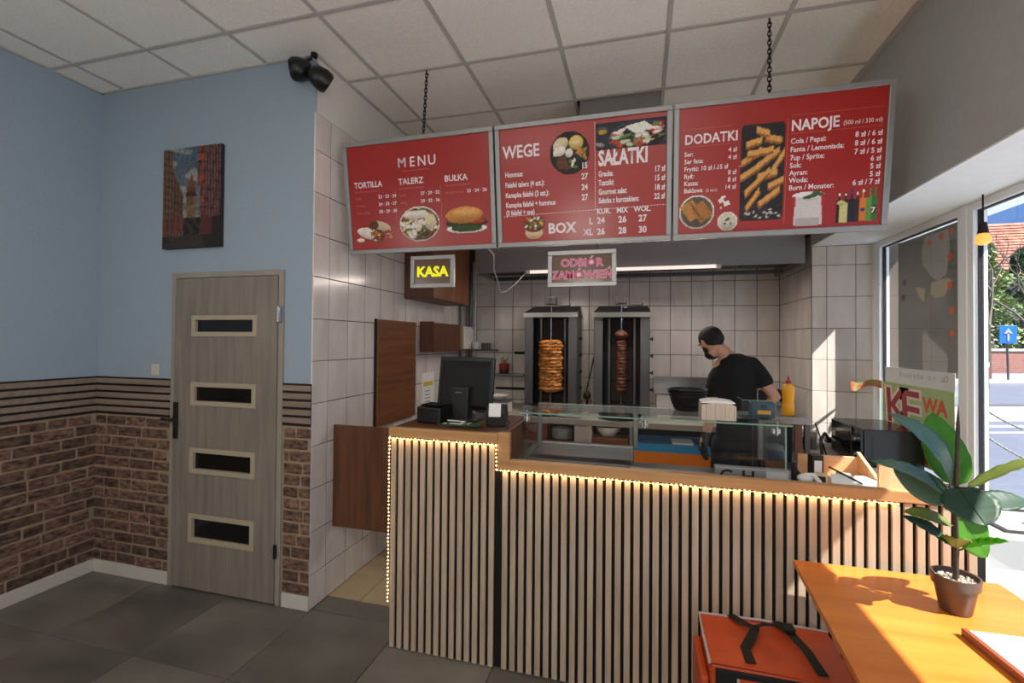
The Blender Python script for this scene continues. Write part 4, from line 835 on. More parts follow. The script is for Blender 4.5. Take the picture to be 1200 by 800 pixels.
S = [('e', .5, .5, .5, .5, 0, (24, 22, 22)), ('e', .28, .70, .20, .15, .6, C_['c']), ('e', .25, .55, .16, .11, .3, C_['w']), ('e', .66, .72, .17, .16, 0, C_['y']), ('e', .66, .72, .08, .08, 0, C_['c'])]
r = random.Random(9)
for k in range(10): S.append(('e', .24+.22*r.random(), .16+.24*r.random(), .07, .06, 0, C_['b']))
for k in range(20): S.append(('e', .70+.18*r.random(), .36+.2*r.random(), .07, .025, r.uniform(0, 3), r.choice([C_['o'], C_['r'], C_['g']])))
for k in range(8): S.append(('e', .52+.2*r.random(), .14+.2*r.random(), .045, .03, r.uniform(0, 3), r.choice([C_['w'], C_['g']])))
S.append(('e', .49, .5, .10, .10, 0, C_['w']))
picture('falafel_picture', t, O, Ub, Vb, .325, .395, .235, .245, 44, 46, painter(S, 14))
S = [('e', .60, .35, .42, .62, 0, (52, 58, 70)), ('e', .60, .37, .38, .54, 0, (24, 24, 28))]
for k in range(60): S.append(('e', .60+r.uniform(-.33, .33), .40+r.uniform(-.33, .42), .045, .085, r.uniform(0, 3), r.choice([C_['r'], C_['w'], (190, 210, 170), C_['g'], C_['d'], (200, 90, 80)])))
S += [('r', .57, .68, .09, .16, .5, (236, 236, 224)), ('r', .70, .76, .07, .14, .5, (230, 230, 218)), ('e', .10, .72, .085, .16, 0, (70, 76, 70)), ('e', .10, .66, .06, .10, 0, (190, 150, 30)), ('e', .06, .20, .05, .10, .5, (150, 140, 130))]
picture('salad_picture', t, O, Ub, Vb, .592, .515, .378, .145, 84, 34, painter(S, 16, bgc=(34, 36, 46)))
S = [('e', .5, .20, .34, .20, 0, (206, 178, 140)), ('r', .5, .34, .36, .16, 0, (214, 186, 148)), ('e', .5, .62, .46, .32, 0, C_['b'])]
for k in range(46): S.append(('e', .5+r.uniform(-.34, .34), .64+r.uniform(-.2, .26), .06, .05, r.uniform(0, 3), r.choice([C_['y'], C_['b'], C_['o'], C_['r'], C_['w'], C_['d'], C_['g']])))
picture('box_picture', t, O, Ub, Vb, .15, .04, .15, .145, 34, 34, painter(S, 16))
# board 3
t, O = board(.176, 1.184, 'red hanging menu board with DODATKI and NAPOJE, rightmost of the three')
T(t, O, 'DODATKI', .055, .50, .070, bold=.02, xs=.84)
for s, y, pz in (('Ser:', .437, '4 zł'), ('Ser feta:', .399, '4 zł'), ('Frytki: 10 zł / 15 zł', .360, None), ('Ryż:', .322, '8 zł'), ('Kasza:', .285, '8 zł'), ('Baklawa', .247, '14 zł')):
    T(t, O, s, .055, y, .034, bold=.018, xs=.86)
    if pz: T(t, O, pz, .315, y+.006, .034, align='RIGHT', bold=.012, xs=.86)
T(t, O, '(2 szt.):', .165, .247, .022, xs=.9); T(t, O, '(150g)', .20, .362, .009); T(t, O, '(250g)', .322, .362, .009)
T(t, O, 'NAPOJE', .565, .518, .074, bold=.025, xs=.82); T(t, O, '(500 ml / 330 ml)', .795, .522, .030, xs=.80)
for s, y, pz in (('Cola / Pepsi:', .455, '8 zł / 6 zł'), ('Fanta / Lemoniada:', .414, '8 zł / 6 zł'), ('7up / Sprite:', .373, '7 zł / 5 zł'), ('Sok:', .335, '6 zł'), ('Ayran:', .298, '5 zł'), ('Woda:', .261, '5 zł'), ('Burn / Monster:', .224, '6 zł / 7 zł')):
    T(t, O, s, .565, y, .036, bold=.018, xs=.88); T(t, O, pz, .965, y+.004, .036, align='RIGHT', bold=.018, xs=.88, off=.0025)
fixq(t, O, [(.05, .575, .29, .5765), (.05, .485, .29, .4865), (.565, .592, .965, .5935), (.565, .503, .965, .5045), (.549, .06, .551, .58)], M_gold, 'gold_rules')
def rr_mask(u, v, a=.10, b=.035):
    dx = max(0, abs(u-.5)-(.5-a))/a; dy = max(0, abs(v-.5)-(.5-b))/b; return dx*dx+dy*dy <= 1
S = [('e', .3, .08, .5, .1, 0, (40, 38, 40))]
for (cx, cy, L, a) in ((.25, .66, .42, .5), (.6, .62, .5, .55), (.75, .82, .30, -.2), (.3, .80, .3, .2), (.45, .70, .5, .1), (.2, .50, .4, .45), (.85, .58, .35, 1.1), (.62, .47, .36, .15), (.4, .40, .5, .7), (.85, .38, .34, .35), (.3, .22, .30, 1.0), (.68, .24, .42, .55), (.5, .90, .25, -.3)):
    S += [('r', cx, cy, L*.62, .040, a*.55, (150, 92, 36)), ('r', cx, cy+.012, L*.60, .026, a*.55, (216, 160, 84))]
for k in range(14): S.append(('e', r.uniform(.05, .95), r.uniform(.03, .13), .03, .010, 0, (220, 216, 210)))
picture('fries_picture', t, O, Ub, Vb, .335, .075, .205, .50, 30, 76, painter(S, 12, bgc=(26, 25, 28), mask=rr_mask))
S = [('e', .5, .5, .5, .5, 0, (226, 218, 206)), ('e', .5, .5, .44, .44, 0, (96, 84, 72)), ('r', .35, .55, .20, .26, .6, (186, 130, 66)), ('r', .64, .50, .20, .26, .6, (170, 112, 52)), ('r', .49, .52, .015, .32, .6, (90, 56, 26))]
picture('baklava_picture', t, O, Ub, Vb, .03, .05, .185, .185, 40, 40, painter(S, 18))
S = [('r', .25, .66, .20, .17, .5, (226, 222, 214)), ('r', .62, .46, .22, .17, .3, (238, 234, 226)), ('r', .4, .86, .16, .1, .3, (240, 236, 230)), ('e', .25, .2, .1, .1, 0, (232, 228, 220))]
picture('feta_picture', t, O, Ub, Vb, .225, .14, .075, .085, 20, 22, painter(S, 8))
picture('rice_picture', t, O, Ub, Vb, .225, .032, .105, .105, 28, 28, painter([('e', .5, .5, .5, .5, 0, (224, 218, 206)), ('e', .5, .5, .4, .4, 0, (206, 200, 186)), ('e', .5, .6, .14, .07, .6, (60, 90, 40)), ('e', .38, .4, .06, .05, 0, (70, 60, 50)), ('e', .66, .4, .05, .05, 0, (70, 60, 50))], 22))
S = [('r', .5, .40, .36, .38, 0, (206, 202, 200)), ('r', .5, .10, .30, .10, 0, (176, 172, 172)), ('e', .5, .76, .42, .12, 0, (232, 230, 230)), ('e', .56, .74, .20, .05, .2, (50, 84, 44)), ('e', .66, .84, .12, .05, .8, (60, 100, 50)), ('e', .80, .78, .12, .05, -.3, (56, 90, 46)), ('r', .10, .35, .06, .4, -.10, (180, 36, 30)), ('r', .90, .35, .06, .4, .10, (180, 36, 30))]
picture('ayran_picture', t, O, Ub, Vb, .565, .04, .185, .20, 40, 42, painter(S, 8, mask=lambda u, v: v > .66 or abs(u-.5) < .36+.10*(v-.1)))
S = []
for (cx, h, col, cap) in ((.15, .86, (38, 22, 20), (230, 226, 220)), (.29, .84, (40, 22, 20), (226, 222, 216)), (.42, .90, (18, 22, 48), (40, 60, 130)), (.54, .86, (44, 26, 20), (228, 224, 220)), (.66, .92, (210, 120, 30), (226, 220, 214)), (.80, .90, (96, 140, 60), (60, 110, 60)), (.91, .98, (38, 110, 46), (60, 130, 60))):
    S += [('r', cx, .36*h/.9, .070, .34, 0, col), ('r', cx, .80*h/.9, .030, .14, 0, col), ('r', cx, .96*h, .034, .035, 0, cap)]
S += [('r', .25, .30, .09, .28, 0, (200, 196, 130)), ('e', .20, .58, .09, .07, 0, (190, 196, 130)), ('e', .66, .36, .05, .05, 0, (40, 60, 140)), ('r', .91, .36, .06, .11, 0, (20, 70, 34))]
picture('bottles_picture', t, O, Ub, Vb, .765, .045, .205, .172, 52, 48, painter(S, 9))
T(t, O, '7', .936, .090, .036, bold=.03, off=.002); T(t, O, 'UP', .957, .092, .011, mat('red_dot_print', rgb(200, 40, 40), .5), off=.002, bold=.03); T(t, O, 'F', .893, .098, .02, mat('blue_print', rgb(40, 60, 150), .5), off=.002, bold=.05)
# chains that carry the boards
def chain(name, x, y, z0, z1, label, lean=0):
    t = thing(name, (x, y, z1), label, 'chain', 'chains of the menu boards'); n = int((z1-z0)/.027); lm = []
    for o_ in range(2):
        m = MB(); pts = []
        for k in range(13):
            a = 2*math.pi*k/12; p = (math.cos(a)*.0085, 0, math.sin(a)*.018) if o_ == 0 else (0, math.cos(a)*.0085, math.sin(a)*.018); pts.append(p)
        m.tube(pts, .0032, 5, cap=False); me = m.build('tmp', M_matblk); lm.append(me.data); bpy.data.objects.remove(me)
    for k in range(n):
        f_ = k/n; piece('chain_link', lm[k % 2], t, (x+lean*f_, y-.08*f_, z1-.018-.027*k))
    MB().tube([(x, y, ZC-.003), (x, y, ZC-.03), (x+.012, y, ZC-.035)], .005, 6).build('ceiling_hook', M_matblk, t)
chain('hanging_chain', -1.335, 2.74, 2.93, ZC-.02, 'black chain holding the MENU board at its left', .02)
chain('hanging_chain', .67, 2.76, 2.93, ZC-.02, 'black chain holding the drinks board on the right', -.02)

def sign(name, x0, x1, z0, z1, y, label):
    t = thing(name, (x0, y, z0), label, 'sign'); b = .026
    for (a, c, d, e) in ((x0, x1, z0, z0+b), (x0, x1, z1-b, z1), (x0, x0+b, z0+b, z1-b), (x1-b, x1, z0+b, z1-b)): MB().box(a, c, y, y+.022, d, e).build('frame_bar', M_alu, t, bevel=.002)
    MB().box(x0+b, x1-b, y+.008, y+.016, z0+b, z1-b).build('backing', mat('brown_acrylic', rgb(96, 70, 52), .2), t); return t
t = sign('cash_desk_sign', -1.426, -1.124, 1.985, 2.190, 2.72, 'small framed sign with glowing yellow letters KASA')
text('KASA', (-1.275, 2.726, 2.058), (1, 0, 0), (0, 0, 1), 0, 0, .088, mat('yellow_neon', rgb(228, 224, 20), .5, emit=.55), t, align='CENTER', bold=.045, xs=1.0)
MB().tube([(-1.30, 2.73, 2.19), (-1.33, 2.71, 2.235)], .002, 5).build('hanger_wire', M_matblk, t); MB().tube([(-1.38, 2.73, 2.19), (-1.38, 2.71, 2.235)], .002, 5).build('hanger_wire', M_matblk, t)
t = sign('pickup_sign', -.526, -.128, 1.97, 2.183, 2.72, 'framed sign with pink letters ODBIÓR ZAMÓWIEŃ')
M_pk = mat('pink_neon', rgb(206, 60, 116), .5, emit=.12)
M_pkw = mat('pink_outline', rgb(238, 206, 216), .5)
for s, z, sz, xs_ in (('ODBIÓR', 2.090, .064, 1.0), ('ZAMÓWIEŃ', 2.018, .066, 1.0)):
    text(s, (-.327, 2.7275, z), (1, 0, 0), (0, 0, 1), 0, 0, sz, M_pkw, t, align='CENTER', bold=.045, xs=xs_, name='letter_outline'); text(s, (-.327, 2.7265, z), (1, 0, 0), (0, 0, 1), 0, 0, sz, M_pk, t, align='CENTER', bold=.004, xs=xs_, off=.0018)
MB().tube([(-.23, 2.73, 2.183), (-.24, 2.71, 2.22)], .002, 5).build('hanger_wire', M_matblk, t)

# ------------------------------------------------------------------ canvas picture and twin spotlight
t = thing('canvas_picture', (-2.87, YD, 2.25), 'narrow upright canvas print of an old street with a tower', 'picture')
px0, px1, pz0, pz1 = -3.111, -2.626, 2.25, 2.92
MB().box(px0, px1, YD-.028, YD, pz0, pz1).build('canvas', mat('canvas_edge', rgb(44, 34, 34), .8), t)
def street(u, v):
    n = random.uniform(-1, 1)
    def h(a, b, s=1): return math.sin(a*s*12.9+b*s*4.7+math.sin(b*s*9.1)*2)
    c = (84+60*(1-v), 108+36*(1-v), 124+16*v)                       # sky
    if h(u*.7, v*2.2) > .35: c = (164, 168, 160)
    if u > .32 and v > .78 and h(u, v) > -.2 and u > .4: c = (72, 110, 138)
    # tower
    tx = .50
    if v < .72 and abs(u-tx) < (.72-v)*.42+.012 and v > .60: c = (150+10*n, 84, 44)
    if .54 < v <= .60 and abs(u-tx) < .085: c = (120, 60, 34)
    if .10 < v <= .54 and abs(u-tx) < .075: c = (166-90*(.54-v), 118-60*(.54-v), 74-40*(.54-v))
    if .51 < v < .55 and abs(u-tx) < .095: c = (70, 34, 24)
    if v > .42 and .30 < v <= .54 and abs(u-tx) < .07 and math.sin(u*260) > .4: c = (96, 60, 40)
    lt = .98-.0*u if u < .16 else .80-1.35*(u-.16)
    if u < .36 and v < lt:
        c = (128, 84, 44) if u < .16 else (112, 66, 50)
        if math.sin(v*90+u*20) > .55: c = (70, 46, 34)
        if math.sin(u*110) > .7: c = (150, 104, 64)
    if u > .60 and v < 1-.0*(u-.6) and v < 1.02+.0*u:
        if u > .60+.05*(v < .6):
            c = (132, 52, 44) if u < .76 else (92, 60, 62)
            if math.sin(v*70+u*8) > .5: c = (60, 32, 34)
            if math.sin(u*130+v*6) > .72: c = (176, 96, 84)
            if u < .72 and math.sin(v*30) > .6: c = (200, 74, 40)
    if v < .30:
        if .36 < u < .66 and v > .08: c = (40+40*h(u, v, 3), 34+26*h(u, v, 3), 34)
        if u >= .66 and .10 < v: c = (116, 34, 40) if u < .86 else (34, 28, 30)
        if u <= .36 and .16 < v: c = (100+50*(math.sin(u*60) > 0), 60, 38)
        if v < .12: c = (66, 52, 46) if abs(u-.4) < .28*(1-v*3)+.1 else (40, 28, 28)
    g_ = (c[0]+c[1]+c[2])/3; m_ = random.uniform(-1, 1); return tuple((.75*q+.25*g_)*.80*(1+.22*m_)+9*n for q in c)
picture('street_print', t, (px0, YD-.028, pz0), (1, 0, 0), (0, 0, 1), 0, 0, px1-px0, pz1-pz0, 70, 96, street)
t = thing('twin_spotlight', (XC, YD, 3.33), 'black twin-head spotlight at the ceiling corner of the tiled wall', 'spotlight')
MB().tube([(-1.925, 2.405, 3.396), (-1.925, 2.405, 3.375)], .02, 12).build('mount', M_matblk, t)
MB().tube([(-1.93, 2.40, 3.37), (-1.99, 2.38, 3.33)], .009, 8).build('arm', M_matblk, t); MB().tube([(-1.93, 2.40, 3.37), (-1.87, 2.41, 3.29)], .007, 8).build('arm', M_chrome, t)
def head(c, d, name='lamp_head'):
    d = Vector(d).normalized(); q = d.to_track_quat('Z', 'Y').to_matrix().to_4x4(); Mh = Matrix.Translation(c) @ q
    o = MB().lathe([(.010, -.085), (.034, -.075), (.056, -.048), (.068, -.005), (.066, .030), (.055, .045), (.048, .03)], (0, 0, 0), 22, M=Mh).build(name, M_black, t, smooth=True)
    MB().lathe([(.050, .018), (.050, .022), (.001, .024)], (0, 0, 0), 22, M=Mh).build('lens', M_dglass, o)
head((-2.000, 2.36, 3.285), (-.7, -.7, -.25)); head((-1.862, 2.40, 3.225), (.35, .5, -.3))
for k, (px_, py_) in enumerate(((-2.6, .2), (-.6, .1), (-2.6, -1.8), (.7, -1.6))):
    t = thing('pendant_lamp', (px_, py_, 3.4), 'black corded pendant bulb '+('near the brick corner', 'in the middle of the dining room', 'at the back left of the room', 'at the back by the window')[k], 'lamp', 'pendant bulbs of the dining room')
    MB().tube([(px_, py_, 3.4), (px_, py_, 2.46)], .004, 6).build('cord', M_matblk, t); MB().tube([(px_, py_, 2.46), (px_, py_, 2.38)], .022, 12).build('socket', M_matblk, t)
    MB().tube([(px_, py_, 3.40), (px_, py_, 3.38)], .05, 16).build('ceiling_rose', M_matblk, t)

# ------------------------------------------------------------------ the man behind the counter
def skinmesh(name, verts, edges, m, parent=None, root=0, sub=2, smooth=True):
    me = bpy.data.meshes.new(name); og = Vector(ORG.get(parent.name, (0, 0, 0))) if parent else Vector((0, 0, 0))
    me.from_pydata([tuple(Vector(v[:3])-og) for v in verts], edges, []); o = bpy.data.objects.new(name, me); COL.objects.link(o); me.materials.append(m)
    md = o.modifiers.new('skin', 'SKIN'); md.use_smooth_shade = smooth; md.branch_smoothing = .4
    lay = me.skin_vertices[0].data if len(me.skin_vertices) else None
    for i, v in enumerate(verts):
        r_ = v[3] if isinstance(v[3], tuple) else (v[3], v[3]); lay[i].radius = r_; lay[i].use_root = (i == root)
    s_ = o.modifiers.new('sub', 'SUBSURF'); s_.levels = sub; s_.render_levels = sub
    if parent: o.parent = parent; ORG[o.name] = tuple(og)
    return o
PX, PY = .67, 3.80
man = thing('person', (PX, PY, 0), 'man seen from behind in black T-shirt, leaning left, working behind the counter', 'person')
def fused(name, parts, m, vox=.011, smooth=4):
    """tapered limbs and ellipsoids fused into one continuous surface"""
    mb = MB()
    for p in parts:
        if p[0] == 'limb':
            pts, rs = p[1], p[2]; mb.tube(pts, rs, 14); mb.ball(pts[0], rs[0], n=12); mb.ball(pts[-1], rs[-1], n=12)
        elif p[0] == 'loft':
            n = 22; vs = []; fs = []; L = p[1]
            for (x, y, z, a_, b_) in L:
                for k in range(n): t_ = 2*math.pi*k/n; vs.append((x+a_*math.cos(t_), y+b_*math.sin(t_), z))
            for i in range(len(L)-1):
                for k in range(n): fs.append((i*n+k, i*n+(k+1) % n, (i+1)*n+(k+1) % n, (i+1)*n+k))
            fs += [tuple(range(n-1, -1, -1)), tuple((len(L)-1)*n+k for k in range(n))]; mb.add(vs, fs)
        else: mb.ball(p[1], *p[2], n=16)
    o = mb.build(name, m, man, smooth=True); r_ = o.modifiers.new('fuse', 'REMESH'); r_.mode = 'VOXEL'; r_.voxel_size = vox; r_.use_smooth_shade = True
    q_ = o.modifiers.new('soften', 'SMOOTH'); q_.iterations = smooth; q_.factor = .6; return o
armL = [(.605, 3.87, 1.465), (.565, 3.85, 1.345), (.545, 3.82, 1.175), (.512, 3.79, 1.04), (.482, 3.765, .94)]
armR = [(.825, 3.87, 1.48), (.885, 3.855, 1.38), (.965, 3.81, 1.25), (.90, 3.86, 1.165), (.84, 3.93, 1.09)]
ar = [.058, .052, .043, .038, .027]
legs = []
for sx in (-1, 1): legs.append(('limb', [(.72+sx*.085, 3.83, .88), (.72+sx*.10, 3.82, .68), (.72+sx*.105, 3.80, .49), (.72+sx*.105, 3.83, .34), (.72+sx*.105, 3.85, .10)], [.098, .085, .062, .058, .042]))
body = fused('body', [('loft', [(.72, 3.83, .86, .12, .09), (.715, 3.83, .98, .115, .09), (.71, 3.84, 1.12, .105, .085), (.71, 3.86, 1.30, .115, .09), (.715, 3.87, 1.44, .13, .085), (.715, 3.875, 1.52, .09, .065)]),
    ('limb', [(.71, 3.875, 1.49), (.65, 3.88, 1.55), (.585, 3.885, 1.61)], [.066, .056, .056]), ('limb', armL, ar), ('limb', armR, ar),
    ('ball', (.470, 3.757, .905), (.034, .024, .045)), ('ball', (.82, 3.955, 1.07), (.042, .034, .022))]+legs, M_skin)
# fingers: separate skinned chains rooted in the palms
def hand(c, dx, dn, m, nm, spread):
    c = Vector(c); d = Vector(dx).normalized(); n = Vector(dn).normalized(); s_ = d.cross(n).normalized()
    for k, L in enumerate((.066, .075, .070, .054)):
        o_ = c+s_*(.030-.020*k); a = o_+d*.03
        skinmesh(nm, [(*o_, .011), (*a, .0105), (*(a+d*L*.45+n*.008), .0095), (*(a+d*L*.8+n*.022), .0085), (*(a+d*L+n*.036), .0075)], [(0, 1), (1, 2), (2, 3), (3, 4)], m, man, 0, 1)
    o_ = c+s_*.025-d*.01; skinmesh('thumb', [(*o_, .013), (*(o_+s_*.028+d*.018), .0115), (*(o_+s_*.042+d*.045+n*.01), .0095)], [(0, 1), (1, 2)], m, man, 0, 1)
M_glv = mat('black_glove', rgb(18, 18, 20), .4)
hand((.468, 3.752, .885), (-.02, -.02, -1), (.6, -.5, -.1), M_glv, 'glove_finger', 0)
hand((.80, 3.975, 1.055), (-.7, .6, -.4), (0, 0, -1), M_skin, 'finger', 0)
skinmesh('glove', [(.500, 3.780, .995, .038), (.484, 3.767, .94, .035), (.470, 3.757, .895, (.042, .030)), (.466, 3.752, .862, (.040, .024))], [(0, 1), (1, 2), (2, 3)], M_glv, man, 0, 2)
# T-shirt and trousers follow the body
fused('t_shirt', [('loft', [(.72, 3.83, .92, .158, .138), (.715, 3.83, 1.02, .150, .134), (.71, 3.84, 1.14, .137, .124), (.71, 3.86, 1.30, .142, .120), (.712, 3.87, 1.42, .150, .112), (.712, 3.875, 1.50, .135, .092), (.705, 3.878, 1.548, .085, .075), (.69, 3.878, 1.568, .066, .066)]),
    ('limb', [(.625, 3.87, 1.465), (.578, 3.855, 1.38), (.552, 3.84, 1.275)], [.066, .070, .068]), ('limb', [(.815, 3.87, 1.485), (.855, 3.862, 1.435), (.900, 3.842, 1.365)], [.066, .066, .063])], M_shirt, .011, 9)
fused('trousers', [('loft', [(.72, 3.83, .84, .145, .118), (.72, 3.83, .96, .138, .110)])]+[('limb', l_[1][:4]+[(l_[1][4][0], l_[1][4][1], .10)], [.108, .096, .076, .070, .062]) for l_ in legs], M_trou, .013, 3)
for sx in (-1, 1): MB().ball((.72+sx*.105, 3.95, .05), .055, .14, .05, 14).build('shoe', M_matblk, man, smooth=True)
# head: skull, jaw, face turned away to image left; ears, nose, eyes, beard, hair
Hc = Vector((.538, 3.885, 1.655)); q = Matrix.Translation(Hc) @ Matrix.Rotation(math.radians(27), 4, 'Z') @ Matrix.Rotation(math.radians(-28), 4, 'X') @ Matrix.Rotation(math.radians(-6), 4, 'Y')  # local +Y = face direction
def hball(nm, c, rx, ry, rz, m, n=16): return MB().ball(c, rx, ry, rz, n, M=q).build(nm, m, man, smooth=True)
hd_ = MB(); hd_.ball((0, 0, .01), .076, .096, .098, 20, M=q); hd_.ball((0, .030, -.055), .056, .062, .066, 18, M=q); hd_.build('head', M_skin, man, smooth=True)
for sx in (-1, 1):
    hball('ear', (sx*.078, -.004, -.008), .012, .020, .032, M_skin, 12); hball('eye', (sx*.031, .086, .004), .012, .010, .008, M_porc, 10); MB().box(sx*.031-.018, sx*.031+.018, .088, .098, .022, .028, M=q).build('eyebrow', M_hair, man)
MB().add([(-.012, .088, -.035), (.012, .088, -.035), (0, .122, -.034), (-.006, .09, .008), (.006, .09, .008)], [(0, 1, 2), (0, 2, 3), (2, 1, 4), (3, 2, 4)], M=q).build('nose', M_skin, man, smooth=True)
MB().box(-.022, .022, .084, .092, -.066, -.058, M=q).build('mouth', mat('lips', rgb(150, 90, 80), .5), man, bevel=.003)
bd = MB(); bd.ball((0, .045, -.078), .056, .055, .046, 18, M=q); bd.ball((-.054, .028, -.045), .016, .026, .040, 12, M=q); bd.ball((.054, .028, -.045), .016, .026, .040, 12, M=q); bd.build('beard', M_hair, man, smooth=True)
hr = MB(); hr.ball((0, -.010, .030), .084, .102, .090, 22, M=q); hr.ball((0, -.036, .006), .079, .077, .072, 20, M=q); hr.build('hair', M_hair, man, smooth=True)

# ------------------------------------------------------------------ window film, poster, lamp
t = thing('window_film', (1.88, 3.9, 1.4), 'grey film with orange discs covering the outside of far window pane', 'window film')
MB().box(1.874, 1.8765, 3.45, 4.13, 1.44, 2.40).build('film', mat('grey_film', rgb(132, 132, 126), .5, var=.05, scale=3), t)
M_dsc = mat('orange_disc', rgb(236, 110, 58), .4); M_lf = mat('pale_film', rgb(176, 178, 174), .5)
def blob(pts, m, nm, off):
    vs = [(1.8735-off, y, z) for y, z in pts]; n = len(vs); MB().add(vs+[(a+.0006, b, c) for a, b, c in vs], [tuple(range(n)), tuple(range(2*n-1, n-1, -1))]+[(i, (i+1) % n, n+(i+1) % n, n+i) for i in range(n)]).build(nm, m, t)
blob([(3.78, 2.38), (3.83, 2.30), (3.82, 2.20), (3.72, 2.10), (3.64, 2.06), (3.56, 2.10), (3.52, 2.25), (3.54, 2.38)], M_lf, 'torn_patch', .0006)
blob([(3.90, 2.05), (3.86, 1.98), (3.80, 1.94), (3.79, 2.03)], mat('beige_film', rgb(196, 182, 156), .5), 'torn_patch', .0006)
blob([(3.72, 2.06), (3.73, 1.98), (3.66, 1.95), (3.58, 1.96), (3.50, 2.05), (3.55, 2.07)], MATS['beige_film'], 'torn_patch', .0006)
for y, z in ((3.51, 2.355), (3.52, 2.20), (3.525, 2.02), (3.51, 1.86), (3.505, 1.72), (3.61, 2.345), (3.74, 2.335), (4.05, 2.10), (4.06, 1.99)):
    MB().tube([(1.8738, y, z), (1.8715, y, z)], .024, 18).build('orange_disc', M_dsc if y < 3.8 else mat('brown_disc', rgb(110, 66, 58), .5), t)
t = thing('white_notice', (1.85, 3.8, 1.36), 'white translucent sticker strip with mirrored letters above green poster', 'sticker')
MB().box(1.851, 1.8535, 3.44, 4.27, 1.33, 1.475).build('strip', mat('sticker_white', rgb(214, 218, 216), .6), t)
tx = text('Zapraszamy codziennie', (1.8508, 4.15, 1.412), (0, -1, 0), (0, 0, 1), 0, 0, .055, mat('sticker_grey', rgb(150, 152, 152), .6), t, xs=-.95 if False else .95, name='mirrored_letters')
for v in tx.data.vertices: v.co.y = (-.03)-v.co.y if False else v.co.y
bpy.data.objects.remove(tx)
for k, ch in enumerate('Ou ro ubyduob'):
    if ch != ' ': text(ch, (1.8508, 3.50+.045*k, 1.412), (0, 1, 0), (0, 0, 1), 0, 0, .06, MATS['sticker_grey'], t, name='mirrored_letter', off=-.0006)
t = thing('kebab_poster', (1.84, 3.8, 1.2), 'green window poster with red outlined letters and WA', 'poster')
M_gp = mat('poster_green', rgb(158, 184, 124), .5, var=.10, scale=3); M_pr = mat('poster_red', rgb(150, 34, 44), .5); M_pw = mat('poster_pale', rgb(226, 206, 200), .5); M_po = mat('poster_orange', rgb(214, 84, 40), .5)
MB().box(1.842, 1.8445, 3.43, 4.29, .83, 1.36).build('poster_sheet', M_gp, t)
def pt(s, y, z, sz, m, b, off, xs=1.0, sh=0): return text(s, (1.842, y, z), (0, -1, 0), (0, 0, 1), 0, 0, sz, m, t, xs=xs, bold=b, off=off, sh=sh, name='poster_lettering')
for ch, y, xs_ in (('K', 4.24, 1.35), ('E', 4.03, 1.5)):
    pt(ch, y, 1.07, .36, M_pw, .06, .0008, xs_, -.1); pt(ch, y, 1.07, .36, M_pr, .012, .0014, xs_, -.1)
pt('WA', 3.755, 1.20, .135, M_po, .04, .001, 1.1)
MB().box(1.8405, 1.8418, 3.70, 3.90, .85, 1.10).build('orange_panel', M_po, t)
vs = []; fs = []
for i in range(9):
    a = i/8; y = 4.30+.02*math.sin(a*3); x = 1.84-.22*a; vs += [(x, y+.03*math.sin(a*5), 1.36-.015*a+.01*math.sin(7*a)), (x, y+.05*math.sin(a*4), 1.30-.01*a+.02*math.sin(6*a))]
for i in range(8): fs.append((2*i, 2*i+1, 2*i+3, 2*i+2))
MB().add(vs, fs, 0).add([(a+.002, b+.002, c) for a, b, c in vs], fs, 0).build('curled_corner', mat('curl_red', rgb(196, 50, 40), .5, col2=rgb(130, 160, 100), scale=14), t)
t = thing('window_bulb', (1.80, 3.09, 2.3), 'black socket pendant with glowing orange bulb hanging by the window', 'lamp')
MB().tube([(1.79, 3.09, ZS-.0), (1.79, 3.09, 2.30)], .004, 6).build('cord', M_matblk, t); MB().tube([(1.79, 3.09, 2.31), (1.79, 3.09, 2.25)], [.016, .024], 14).build('socket', M_matblk, t)
MB().lathe([(.014, .06), (.024, .045), (.034, .025), (.034, .005), (.018, -.010)], (1.79, 3.09, 2.20), 18).build('bulb', mat('bulb_glow', (1, .42, .08), .3, emit=1.0), t, smooth=True)

# ------------------------------------------------------------------ table, plant, folder, delivery bag
TZ = .742
t = thing('window_table', (1.0, 1.4, 0), 'orange wood table reaching from slatted counter along window', 'table')
poly = [(.630, 2.215), (1.322, 2.215), (1.322, .55), (.33, .55), (.36, .70)]
poly = [(.628, 2.213), (1.325, 2.213), (1.325, .80), (.575, .80), (.575, 1.45)]
MB().prism(poly, TZ-.022, TZ).build('table_top', M_table, t, bevel=.0015)
MB().prism([(a+(.002 if a < 1 else -.002), b) for a, b in poly], TZ-.0245, TZ-.0225).build('edge_band', M_tedge, t)
for x, y in ((1.05, 1.25), (1.27, 2.1), (.66, .9), (1.26, .9)): MB().box(x-.02, x+.02, y-.02, y+.02, 0, TZ-.025).build('leg', M_matblk, t, bevel=.002)
PXp, PYp = 1.045, 1.945
plant = thing('potted_rubber_plant', (PXp, PYp, TZ), 'potted rubber plant with broad glossy leaves on the orange table', 'plant')
M_pot = mat('brown_plastic_pot', rgb(74, 58, 50), .4)
MB().lathe([(.040, 0), (.043, .003), (.057, .085), (.064, .088), (.067, .122), (.061, .122), (.056, .10), (.05, .095)], (PXp, PYp, TZ+.001), 32).build('pot', M_pot, plant, smooth=True)
m = MB().lathe([(.056, 0), (.056, .001), (.001, .002)], (PXp, PYp, TZ+.102), 20); rr = random.Random(4)
for k in range(130): a = rr.uniform(0, 6.28); r_ = .053*math.sqrt(rr.random()); m.ball((PXp+r_*math.cos(a), PYp+r_*math.sin(a), TZ+.106), rr.uniform(.004, .0065), n=6)
tag(m.build('gravel', mat('pale_gravel', rgb(150, 140, 130), .8, rand=0, var=.2, scale=200), plant), kind='stuff')
M_stem = mat('plant_stem', rgb(62, 48, 36), .6, var=.2, scale=60)
